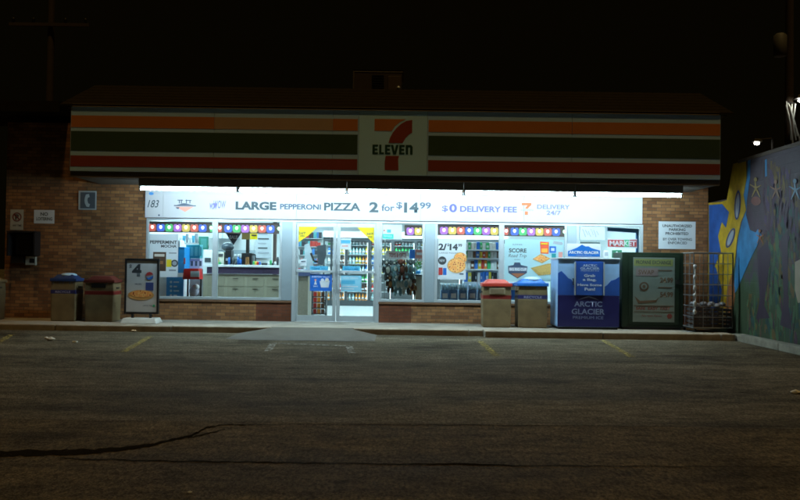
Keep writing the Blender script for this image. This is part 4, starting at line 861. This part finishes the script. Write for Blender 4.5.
b.prism([(a + W_ * .33, yl, z0 + H * .42), (a + W_ * .42, yl, z0 + H * .455), (a + W_ * .5, yl, z0 + H * .48), (a + W_ * .6, yl, z0 + H * .45), (a + W_ * .67, yl, z0 + H * .42), (a + W_ * .5, yl, z0 + H * .46)], (0, .0015, 0), LT2); b.build('lettering', ice)
ts = thing('ice_sign', 'small blue mountain sign standing on the ice freezer', 'sign', (W(585, 260, YI).x, YI + .1, z1 + .036))
sx0, sx1, _, _ = R4(568, 245, 602, 260, YI); sz0, sz1 = z1 + .036, z1 + .34
MB().box(sx0, sx1, YI + .1, YI + .14, sz0, sz1, WHITE, .006).build('board', ts)
b = MB(); b.prism([(sx0 + .02, YI + .099, sz0 + .03), (sx1 - .02, YI + .099, sz0 + .03), (sx1 - .02, YI + .099, sz0 + .16), (sx1 - .2, YI + .099, sz0 + .21), (sx1 - .27, YI + .099, sz0 + .25), (sx1 - .33, YI + .099, sz0 + .245), (sx0 + .32, YI + .099, sz0 + .285), (sx0 + .22, YI + .099, sz0 + .22), (sx0 + .1, YI + .099, sz0 + .17), (sx0 + .02, YI + .099, sz0 + .14)], (0, -.004, 0), mat('sign_blue', (.02, .16, .55), .4)); b.build('mountain_graphic', ts)
b = MB(); b.txt_m('ARCTIC GLACIER', sx0 + .04, sx1 - .04, sz0 + .085, sz0 + .145, YI + .0925, WHITE, .04); b.txt_m('PREMIUM ICE', sx0 + .2, sx1 - .2, sz0 + .045, sz0 + .065, YI + .0925, LT); b.build('lettering', ts)

# green poster cabinet
YG_ = 17.35
gc = thing('vending_cabinet', 'dark green steel cabinet with a faded price poster on its door', 'cabinet', tuple(W(652, 329, YG_)))
a, c, z0, z1 = R4(622, 252.5, 683.5, 331, YG_); z0 = SWZ
DG = mat('dark_green_paint', (.01, .022, .01), .5, var=.25, scale=5)
MB().box(a, c, YG_, YG_ + .75, z0 + .06, z1, DG, .012).build('cabinet', gc)
MB().box(a + .04, c - .04, YG_ + .04, YG_ + .7, z0, z0 + .06, BLACK).build('base', gc)
MB().box(a + .14, c - .1, YG_ - .02, YG_ - .001, z0 + .12, z1 - .06, DG, .006).build('door', gc)
GP = mat('faded_poster', (.16, .19, .16), .5, var=.15)
pc = MB(); pc.fr(633, 257.5, 674.5, 322, YG_ - .021, GP, .004); pc = pc.build('price_poster', gc)
y = YG_ - .0275; b = MB(); OL = mat('olive_print', (.2, .22, .07), .5); BR = mat('brown_dull_print', (.12, .07, .04), .5); RD = mat('dull_red_print', (.18, .04, .03), .5)
b.fr(634, 259, 673, 266, y + .002, OL, .002); b.txt('PROPANE EXCHANGE', 636, 260.5, 671, 264.3, y - .001, DGREY, .02)
b.fr(636, 268, 658, 276, y, mat('pale_pink_print', (.22, .17, .16), .5), .002); b.txt('SWAP', 638.5, 270, 654, 274.5, y - .003, BR, .01)
b.disc(644, 286.5, 4.6, y, BR, .002); b.disc(644, 286.5, 3, y - .003, GP, .002); b.disc(644, 286.5, 1.6, y - .006, BR, .002)
b.txt('24.99', 660, 277.5, 673, 283, y, BR, .04); b.txt('54.99', 660, 292, 673, 297.5, y, BR, .04); b.fr(658, 270, 672, 271, y, BR, .002); b.fr(658, 287, 672, 288, y, BR, .002)
b.fp([(634.5, 296), (640, 301), (656, 300), (659, 297), (656, 302), (638, 303.5)], y, BR, .002)
b.fr(634, 305.5, 673.5, 306.2, y, BR, .002); b.txt('SAFE  EASY  FAST', 636, 307, 670, 310, y, RD, .02); b.fr(634, 311.5, 673.5, 312, y, BR, .002); b.txt('No open flames', 642, 314.5, 662, 317.5, y, RD); b.disc(669.5, 316.3, 2.8, y, RD, .002, 6)
b.build('lettering', pc)
MB().fr(675.5, 279.5, 679, 284.5, YG_ - .02, DARKMETAL, .03).build('latch', gc)
t = boxthing('utility_meter', 'small pale meter box on brick between freezer and cabinet', 'meter box', 603.5, 250.5, 609, 258, YF - .13, .1, WHITE)
MB().fr(604.5, 252, 608, 256, YF - .132, GR, .003).build('dial', t)
t = boxthing('green_crate', 'small green box standing behind top left of the green cabinet', 'box', 614, 250, 622, 262, YF - .3, .2, mat('mid_green', (.03, .2, .1), .5)); MB().fr(616, 251.5, 617.5, 261, YF - .302, WHITE, .003).build('stripe', t)

# tow sign on brick
t = thing('parking_sign', 'white unauthorized parking prohibited sign on the right brick wall', 'sign', tuple(W(677, 249, YF)))
SW = mat('sign_white', (.62, .66, .7), .45, var=.05)
MB().fr(658.5, 221.5, 695.5, 249, YF - .002, SW, .006, .002).build('board', t)
y = YF - .0105; b = MB(); b.txt('UNAUTHORIZED', 662.5, 224.5, 692, 227.3, y, DGREY, .03); b.txt('PARKING', 669, 228.3, 685.5, 231, y, DGREY, .03); b.txt('PROHIBITED', 665.5, 232.2, 688.5, 235, y, DGREY, .03); b.txt('BY OVER TOWING', 663, 238, 692, 240.6, y, DGREY, .02); b.txt('ENFORCED', 668, 241.6, 687, 244.2, y, DGREY, .02); b.build('lettering', t)
b = MB()
for x, yy in ((660, 223), (694, 223.4), (660, 247), (694, 247.5)): b.disc(x, yy, .35, YF - .0085, ALU, .004, 8)
b.build('screw', t)
# left wall signs
OLDW = mat('weathered_sign', (.42, .4, .33), .6, var=.2, scale=8)
t = thing('no_parking_sign', 'weathered upright no parking sign on left brick wall', 'sign', tuple(W(17, 230, YF)))
MB().fr(10.3, 209.5, 23.5, 230, YF - .002, OLDW, .005, .002).build('board', t)
y = YF - .0085; b = MB()
P = []; c0 = W(17, 217, y + .002); k = y / 800
for i in range(24):
    a0, a1 = 2 * math.pi * i / 24, 2 * math.pi * (i + 1) / 24
    b.prism([(c0.x + rr * k * math.cos(aa), y, c0.z + rr * k * math.sin(aa)) for rr, aa in ((4.6, a0), (4.6, a1), (3.5, a1), (3.5, a0))], (0, -.001, 0), RD)
b.txt('P', 15.2, 214.3, 18.8, 219.8, y, DGREY, .04); b.fp([(13.8, 214.6), (14.6, 213.8), (20.2, 219.4), (19.4, 220.2)], y - .002, RD, .001); b.txt('ANY TIME', 12.5, 224.5, 21.5, 226.5, y, DGREY, .02); b.build('lettering', t)
t = thing('no_loitering_sign', 'small white no loitering sign on left brick wall', 'sign', tuple(W(44, 224, YF)))
MB().fr(34, 210, 54.5, 223.5, YF - .002, SW, .005, .002).build('board', t)
b = MB(); b.txt('NO', 40.5, 212.3, 48, 215.8, y, DGREY, .03); b.txt('LOITERING', 36.3, 217.3, 52.3, 220.5, y, DGREY, .03); b.build('lettering', t)
t = thing('telephone_sign', 'blue grey telephone handset sign high on left brick wall', 'sign', tuple(W(87.5, 209.5, YF)))
MB().fr(79, 191, 96.5, 209.8, YF - .002, mat('pale_border', (.4, .42, .42), .5), .03, .002).build('board', t)
MB().fr(80.3, 192.3, 95.2, 208.5, YF - .0325, mat('slate_blue_sign', (.09, .1, .115), .5), .003).build('panel', t)
b = MB(); y = YF - .037; b.fp([(86, 194.5), (89, 194), (89.6, 197), (87.8, 197.8), (87.4, 200.5), (88.2, 203.3), (90, 204.2), (89, 207), (86.5, 206.6), (85, 203.5), (84.5, 200.5), (85, 197.2)], y, mat('pale_handset', (.5, .52, .52), .5), .002); b.build('handset_symbol', t)
t = thing('payphone_box', 'black empty payphone enclosure mounted on left brick wall', 'payphone', tuple(W(27, 257, YF - .3)))
b = MB(); b.fr(13, 231.5, 40.5, 233, YF, BLACK, .3); b.fr(13, 233, 14.5, 256, YF, BLACK, .3); b.fr(39, 233, 40.5, 256, YF, BLACK, .3); b.fr(14.5, 233, 39, 256, YF, BLACK, .03); b.build('enclosure', t)
MB().fr(18, 234.5, 34, 254, YF - .03, mat('dark_phone_body', (.03, .03, .03), .4), .1, .01).build('phone_body', t); MB().fr(13.5, 256.2, 25.5, 263, YF, BLACK, .12).build('bracket', t)
t = thing('outlet_box', 'small weathered electrical outlet box below the payphone enclosure', 'outlet box', tuple(W(32, 265, YF)))
MB().fr(27, 256.3, 37, 265, YF, OLDW, .08, .006).build('box', t); MB().fr(29.5, 258.5, 34.5, 263, YF - .081, DARKMETAL, .004).build('cover', t)

# wire cage
cg = thing('wire_cage', 'tall wire cage trolley standing beside the green cabinet', 'wire cage', (FX(711, 17), 17, SWZ))
WIRE = mat('galvanised_wire', (.3, .3, .29), .45, .7, .25, 12)
x0, x1 = W(691, 290, 16.9).x, 6.97; y0, y1 = 16.75, 17.5; zc0, zc1 = SWZ + .1, W(712, 253, 16.8).z
def panel(nm, p, q, nv, nh):
    b = MB(); p = Vector(p); q = Vector(q)
    for i in range(nv + 1):
        u = p.lerp(q, i / nv); b.rod((u.x, u.y, zc0), (u.x, u.y, zc1), .007 if 0 < i < nv else .014, WIRE)
    for j in range(nh + 1):
        z = zc0 + (zc1 - zc0) * j / nh; b.rod((p.x, p.y, z), (q.x, q.y, z), .007 if 0 < j < nh else .012, WIRE)
    b.build(nm, cg)
panel('front_panel', (x0, y0, 0), (x1, y0, 0), 4, 7); panel('rear_panel', (x0, y1, 0), (x1, y1, 0), 4, 7)
panel('side_panel', (x0, y0, 0), (x0, y1, 0), 3, 7); panel('side_panel', (x1, y0, 0), (x1, y1, 0), 3, 7)
MB().box(x0, x1, y0, y1, zc0 - .03, zc0, DARKMETAL).build('base', cg)
for x in (x0 + .06, x1 - .06):
    for yv in (y0 + .06, y1 - .06): MB().rod((x - .015, yv, SWZ + .035), (x + .015, yv, SWZ + .035), .035, BLACK, seg=14).build('castor', cg)
CRD = mat('milk_crate_plastic', (.06, .05, .05), .6, var=.3)
for k, (px, lab) in enumerate(((700, 'dark plastic crate at left inside the wire cage'), (713, 'dark plastic crate at right inside the wire cage'))):
    xx = x0 + .05 + k * .42; t = thing('milk_crate', lab, 'crate', (xx, 16.95, zc0 + .002), 'crates in the wire cage')
    b = MB(); 
    for j in range(5): z = zc0 + .002 + j * .085; b.box(xx, xx + .38, 16.9, 16.92, z, z + .05, CRD); b.box(xx, xx + .38, 17.28, 17.3, z, z + .05, CRD); b.box(xx, xx + .02, 16.92, 17.28, z, z + .05, CRD); b.box(xx + .36, xx + .38, 16.92, 17.28, z, z + .05, CRD)
    for j in range(5): b.box(xx + j * .09, xx + j * .09 + .02, 16.89, 16.9, zc0 + .002, zc0 + .39, CRD)
    b.box(xx + .02, xx + .36, 16.92, 17.28, zc0 + .002, zc0 + .02, CRD)
    b.build('crate', t)
t = thing('crumpled_bag', 'crumpled grey bags heaped on the crates in the cage', 'bag', (x0 + .3, 17.1, zc0 + .4))
b = MB(); BG = mat('crumpled_grey', (.16, .15, .16), .5, var=.5, scale=18, bump=1, bscale=20)
for k in range(7): b.ball((x0 + .12 + k * .1, 17.08 + .05 * math.sin(k * 2), zc0 + .47 + .02 * math.cos(k * 3)), .075, BG, (1, 1.2, .7))
b.build('body', t)
t = thing('hanging_tape', 'pale strips of torn wrapping tied to left post of the cage', 'wrapping', (x0, 16.74, 1.3))
b = MB()
for z in (.55, .72, .9, 1.05, 1.28, 1.5): b.ball((x0 + .02, 16.73, z), .04, mat('pale_wrapping', (.45, .45, .45), .6, var=.3, scale=20), (1, .6, random.uniform(.9, 1.7)))
b.path([(x0 + .02, 16.73, .5), (x0 + .035, 16.725, .9), (x0 + .015, 16.73, 1.2), (x0 + .03, 16.73, 1.52)], .014, mat('pale_wrapping', (.45, .45, .45), .6))
b.build('strip', t)

# ------------------------------------------------------------------ mural wall on the right
def mural_mat():
    m = bpy.data.materials.new('mural_paint'); m.use_nodes = True; n = m.node_tree; L = n.links.new; bb = n.nodes['Principled BSDF']
    g = n.nodes.new('ShaderNodeNewGeometry'); sp = n.nodes.new('ShaderNodeSeparateXYZ'); L(g.outputs['Position'], sp.inputs[0])
    mp = n.nodes.new('ShaderNodeMapping'); mp.inputs['Scale'].default_value = (1, 2.2, .5); L(g.outputs['Position'], mp.inputs[0])
    nz = n.nodes.new('ShaderNodeTexNoise'); nz.inputs['Scale'].default_value = 1.6; nz.inputs['Detail'].default_value = 8; nz.inputs['Distortion'].default_value = 1; L(mp.outputs[0], nz.inputs['Vector'])
    a = n.nodes.new('ShaderNodeMath'); a.operation = 'MULTIPLY_ADD'; L(nz.outputs['Fac'], a.inputs[0]); a.inputs[1].default_value = 2.6; L(sp.outputs['Z'], a.inputs[2])
    r = n.nodes.new('ShaderNodeMapRange'); r.inputs[1].default_value = 1.2; r.inputs[2].default_value = 4.6; L(a.outputs[0], r.inputs[0])
    cr = n.nodes.new('ShaderNodeValToRGB'); e = cr.color_ramp.elements; e[0].position = .0; e[0].color = (0.029, 0.044, 0.017, 1); e[1].position = 1; e[1].color = (0.050, 0.031, 0.041, 1)
    for p_, c_ in ((.3, (0.029, 0.054, 0.019, 1)), (.42, (0.036, 0.061, 0.033, 1)), (.5, (0.054, 0.031, 0.055, 1)), (.6, (0.032, 0.054, 0.028, 1)), (.7, (0.058, 0.031, 0.050, 1)), (.86, (0.043, 0.027, 0.036, 1))):
        x = cr.color_ramp.elements.new(p_); x.color = c_
    L(r.outputs[0], cr.inputs[0]); L(cr.outputs[0], bb.inputs['Base Color']); bb.inputs['Roughness'].default_value = .75
    cb = n.nodes.new('ShaderNodeCombineXYZ'); L(sp.outputs['Y'], cb.inputs[0]); L(sp.outputs['Z'], cb.inputs[1])
    br = n.nodes.new('ShaderNodeTexBrick'); br.inputs['Scale'].default_value = 1; br.inputs['Brick Width'].default_value = .4; br.inputs['Row Height'].default_value = .2; br.inputs['Mortar Size'].default_value = .008; L(cb.outputs[0], br.inputs['Vector'])
    bp = n.nodes.new('ShaderNodeBump'); bp.invert = True; bp.inputs['Strength'].default_value = .7; bp.inputs['Distance'].default_value = .01; L(br.outputs['Fac'], bp.inputs['Height']); L(bp.outputs[0], bb.inputs['Normal'])
    return m
XM = 7.1
mw = thing('mural_wall', 'tall block wall painted with a colourful mural along the lot', 'wall', (XM, 15, 0))
MUR = mural_mat(); b = MB()
b.box(XM, XM + .25, 8.5, 16.75, 0, 3.68, MUR); b.box(XM, XM + .25, 16.75, 18.38, 0, 2.98, MUR); b.build('block_wall', mw)
MB().box(XM - .03, XM + .28, 8.5, 16.78, 3.68, 3.75, mat('cap_brown', (.07, .045, .03), .8), .01).build('coping', mw)
def mp_(b, pts, m, lay=0, th=.002):
    b.prism([WX(x, y, XM - .002 - .0025 * lay) for x, y in pts], (-th, 0, 0), m)
MY = mat('mural_yellow', (.5, .31, .01), .6, var=.6, scale=5); MBL = mat('mural_blue', (.02, .09, .34), .6, var=.7, scale=3); MSK = mat('mural_sky_blue', (.03, .17, .36), .6, var=.7, scale=4); MOR = mat('mural_orange', (.3, .1, .03), .6, var=.3); MDB = mat('mural_navy', (.03, .05, .16), .6, var=.3); MGR = mat('mural_grey', (.35, .38, .42), .6, var=.2)
b = MB()
mp_(b, [(708, 203), (721, 202), (727, 200), (733, 164), (746, 160.5), (746.5, 178), (743.5, 195), (746, 210), (741, 222), (737, 240), (735, 262), (728, 300), (722, 326), (708, 326)], MY, 0)
mp_(b, [(709, 205), (722, 204), (729, 212), (726, 228), (722, 222), (718, 236), (721, 252), (714, 268), (709, 262)], MBL, 1)
mp_(b, [(709, 262), (716, 268), (722, 290), (717, 326), (709, 326)], MBL, 1)
mp_(b, [(748, 160), (750.5, 159), (750, 178), (747, 200), (746, 215), (750, 230), (756, 232.5), (758, 229), (762, 236), (756, 248), (751, 258), (743, 276), (737, 290), (733, 296), (736, 262), (738, 240), (742, 222), (746.5, 210), (744, 195), (747, 178)], MSK, 1)
mp_(b, [(727, 290), (733, 270), (735, 296), (731, 326), (724, 326)], MOR, 2)
b.build('painted_swirl', mw)
b = MB()
def loop(cx, cy_, rx, ry, ang, m, w_=1.1, lay=3):
    for i in range(20):
        P = []
        for rr, k in ((1, i), (1, i + 1), (1 - w_ / rx, i + 1), (1 - w_ / rx, i)):
            aa = 2 * math.pi * k / 20; u, v = rx * rr * math.cos(aa), ry * (1 - (1 - rr) * .5) * math.sin(aa); P.append((cx + u * math.cos(ang) - v * math.sin(ang), cy_ + u * math.sin(ang) + v * math.cos(ang)))
        mp_(b, P, m, lay)
loop(737.5, 205, 3, 15, .06, MDB); loop(730.5, 238, 3.4, 10.5, .35, MDB)
b.build('painted_loop', mw)
b = MB(); 
def blob(cx, cy_, rx, ry, ang, m, lay): mp_(b, [(cx + rx * math.cos(k * .42) * math.cos(ang) - ry * math.sin(k * .42) * math.sin(ang), cy_ + rx * math.cos(k * .42) * math.sin(ang) + ry * math.sin(k * .42) * math.cos(ang)) for k in range(15)], m, lay)
blob(737.5, 206, 1.7, 12, .06, MGR, 4); blob(730.5, 238, 2, 8, .35, MGR, 4); b.build('painted_lens', mw)
def figure(cx, cy_, s, m, nm='painted_figure'):
    global b
    b = MB()
    for k, (a_, l) in enumerate(((-1.7, 8), (-2.6, 7), (-.5, 6), (1.15, 10), (2.0, 10))):
        dx, dy = math.cos(a_) * l * s, math.sin(a_) * l * s; nx, ny = -math.sin(a_) * .9 * s, math.cos(a_) * .9 * s
        mp_(b, [(cx - nx, cy_ - ny), (cx + nx, cy_ + ny), (cx + dx + nx * .4, cy_ + dy + ny * .4), (cx + dx - nx * .4, cy_ + dy - ny * .4)], m, 1 + k)
    blob(cx - .5 * s, cy_ - 8.5 * s, 1.6 * s, 2.2 * s, 0, m, 7); b.build(nm, mw)
figure(756, 188, 1.0, mat('mural_dull_yellow', (.2, .13, .03), .6)); figure(776, 190, .95, mat('mural_dull_orange', (.16, .06, .02), .6, var=.5)); figure(795.5, 190, 1.05, mat('mural_dull_blue', (.03, .09, .15), .6, var=.5)); figure(760, 237, .7, MOR)
b = MB(); blob(756, 201, 5, 4.5, .3, mat('mural_red_brown', (.12, .03, .02), .6, var=.4), 0); b.build('painted_patch', mw)
b = MB(); mp_(b, [(795, 262), (803, 258), (803, 302), (798, 303), (795, 290)], mat('mural_cream', (.28, .22, .15), .6, var=.2), 0); b.build('painted_patch', mw)
b = MB(); mp_(b, [(765, 160), (766.8, 159), (767, 176), (765.2, 177)], MSK, 0); b.build('painted_patch', mw)
b = MB(); rm = random.Random(3)
BW = [mat('brush_purple', (.055, .025, .04), .75, var=.4), mat('brush_green', (.05, .1, .045), .75, var=.4), mat('brush_teal', (.02, .055, .05), .75, var=.4), mat('brush_umber', (.08, .05, .03), .75, var=.4), mat('brush_plum', (.06, .03, .07), .75, var=.4), mat('brush_ochre', (.11, .07, .02), .75, var=.4)]
for k in range(420):
    cx = rm.uniform(748, 803); cyy = rm.uniform(165, 342); 
    if cx < 762 and cyy < 300: cx += 22
    h = rm.uniform(2, 11); ww = rm.uniform(.35, 1.3); sl = rm.uniform(-.35, .35) * h
    m = BW[rm.choice([0, 0, 4, 3, 2, 5] if cyy < 240 else [1, 1, 2, 0, 3, 5])]
    mp_(b, [(cx - ww, cyy - h + rm.uniform(-1, 1)), (cx + ww * rm.random(), cyy - h), (cx + ww + sl, cyy + rm.uniform(-1, 1)), (cx + sl + ww * .4, cyy + h), (cx + sl - ww * rm.random(), cyy + h * .9), (cx - ww * 1.2, cyy)], m, (k % 9) * .05, .0006)
b.build('painted_brushwork', mw)
VIO = mat('mural_violet', (.035, .018, .035), .7, var=.35, scale=4)
for P in ([(757, 252), (768, 240), (770, 262), (764, 305), (770, 318), (756, 319), (760, 300)], [(781, 238), (788, 230), (788, 300), (792, 330), (780, 325), (784, 300)]):
    b = MB(); mp_(b, P, VIO, 0); b.build('painted_trunk', mw)
b = MB(); x = 8.5
while x < 16.4: b.box(XM - .24, XM - .003, x + .006, x + 1.994 if x + 2 < 16.5 else 16.5, -.1, .13 + random.uniform(-.006, .006), KERB, .02); x += 2
struct(b.build('kerb'))

# ------------------------------------------------------------------ roof unit, poles, lamps behind
t = thing('rooftop_unit', 'brown rooftop air conditioning unit above the sign', 'roof unit', tuple(W(378, 90, 21)))
MB().fr(354.5, 71.5, 402, 96, 21, mat('unit_brown', (.05, .035, .02), .6, .2, .3), -1.2).build('casing', t)
b = MB(); b.fr(353, 70, 403.5, 72, 21, mat('unit_edge', (.14, .12, .08), .5, .4), -1.2, .01); b.fr(353, 72, 354.3, 96, 21.0, mat('unit_edge', (.14, .12, .08), .5, .4), .02); b.build('rim', t)
b = MB()
for k in range(7): b.fr(372, 75 + k * 2.4, 384, 76 + k * 2.4, 20.998, DARKMETAL, .02)
b.build('louvre', t)
MB().fr(388, 76, 400.5, 96, 20.998, mat('unit_panel', (.08, .055, .03), .5), .03, .01).build('access_panel', t); MB().ball(tuple(W(398.5, 88, 20.93)), .05, ALU).build('valve', t)  # bright metal ball added to make a small glint on the casing

POLE = mat('dark_timber', (.05, .035, .022), .9, var=.3, bump=.6)
t = thing('utility_pole', 'dark timber utility pole rising behind left end of store', 'utility pole', (W(50, 90, 30).x, 30, 0))
px_ = W(50, 90, 30).x; MB().rod((px_, 30, 0), (px_, 30, 12.5), .17, POLE, .11, 14).build('pole', t)
z = W(50, 26, 30).z; MB().box(px_ - 1.5, px_ + 1.5, 29.78, 29.88, z - .06, z + .06, POLE).build('crossarm', t)
for k in (-1.35, -.6, .6, 1.35): MB().lathe((px_ + k, 29.83, z + .06), [(.03, 0), (.06, .05), (.04, .1), (.06, .14), (.02, .2)], DARKMETAL, 10).build('insulator', t)
t = thing('utility_pole', 'utility pole with transformer and lit cable bundle at right edge', 'utility pole', (W(789, 140, 22).x, 22, 0))
px_ = W(789, 140, 22).x; MB().rod((px_, 22, 0), (px_, 22, 9.5), .13, POLE, .1, 14).build('pole', t)
z0, z1 = W(782, 56, 21.7).z, W(782, 33, 21.7).z; xt = W(781, 45, 21.7).x
MB().lathe((xt, 21.75, z0), [(.15, 0), (.17, .03), (.17, z1 - z0 - .06), (.1, z1 - z0)], mat('transformer_grey', (.1, .1, .09), .6), 18).build('transformer', t)
CBL = mat('pale_cable', (.6, .62, .55), .45, var=.3, scale=6)
strands = [[(786.3, 101.5), (787.2, 110), (789.5, 120), (792, 137), (793, 146)], [(785.8, 105), (788.5, 114), (790.5, 126), (791, 140)], [(795.5, 104), (794.5, 112), (793, 120), (796, 128), (799, 137), (801, 146)], [(788, 103), (790.5, 108), (792.5, 116), (795, 124), (797.5, 136)], [(792, 104), (791.5, 112), (793.2, 120), (794, 130), (796, 140)]]
for s in strands:
    b = MB(); b.path([tuple(W(x, y, 21.72)) for x, y in s], .02, CBL, 8); b.build('cable', t)
MB().rod(W(786, 102, 21.8), W(796, 104, 21.8), .03, DARKMETAL).build('bracket', t)
def lamp(px, py, Y, r, s, lab, arm):
    p = W(px, py, Y); t = thing('street_lamp', lab, 'street lamp', (p.x + arm, Y, 0))
    MB().rod((p.x + arm, Y, 0), (p.x + arm, Y, p.z + .25), .07, DARKMETAL, .05, 12).build('pole', t)
    MB().rod((p.x + arm, Y, p.z + .2), (p.x, Y, p.z + .12), .03, DARKMETAL).build('arm', t)
    MB().taper(p.x, Y, p.z + r * .6, p.z + r * .6 + .12, .36, .3, .2, .18, DARKMETAL, .02).build('lamp_head', t)
    MB().ball((p.x, Y, p.z), r, emis('lamp_glow_' + str(s), (1, .98, .9), s), (1.3, 1, .75)).build('lens', t)
lamp(756.8, 143.3, 30, .075, 40, 'small bright distant street lamp seen above the mural wall', .6)
lamp(801, 100.5, 21.5, .06, 60, 'bright lamp at right edge beside the cable bundle', .7)

# ------------------------------------------------------------------ litter
def litter(px, py, s, lab, m):
    p = G(px, py, .006); t = bmesh.new(); bmesh.ops.create_icosphere(t, subdivisions=2, radius=s)
    rnd = random.Random(px)
    for v in t.verts: v.co = Vector((v.co.x * rnd.uniform(.7, 1.5), v.co.y * rnd.uniform(.6, 1.2), v.co.z * rnd.uniform(.3, .6))) + Vector((p.x, p.y, s * .35 + .002))
    b = MB(); b._merge(t, m); tag(b.build('litter_scrap'), lab, 'litter', 'litter on the asphalt')
PAP = mat('dirty_paper', (.6, .6, .55), .7, var=.2, scale=20)
litter(51, 340, .07, 'crumpled white paper cup on the asphalt by the left kerb', PAP); litter(46.5, 338.5, .04, 'small white scrap left of the crumpled paper cup', PAP); litter(75, 342.5, .045, 'small pale scrap right of the crumpled paper cup', PAP)
litter(133.5, 331.5, .05, 'small tan stone on the kerb below the pavement sign', mat('tan_stone', (.4, .28, .16), .8))
litter(796, 393, .05, 'pale scrap on the asphalt at right edge', PAP); litter(190, 492, .012, 'tiny pale chip on the road near the camera', PAP)
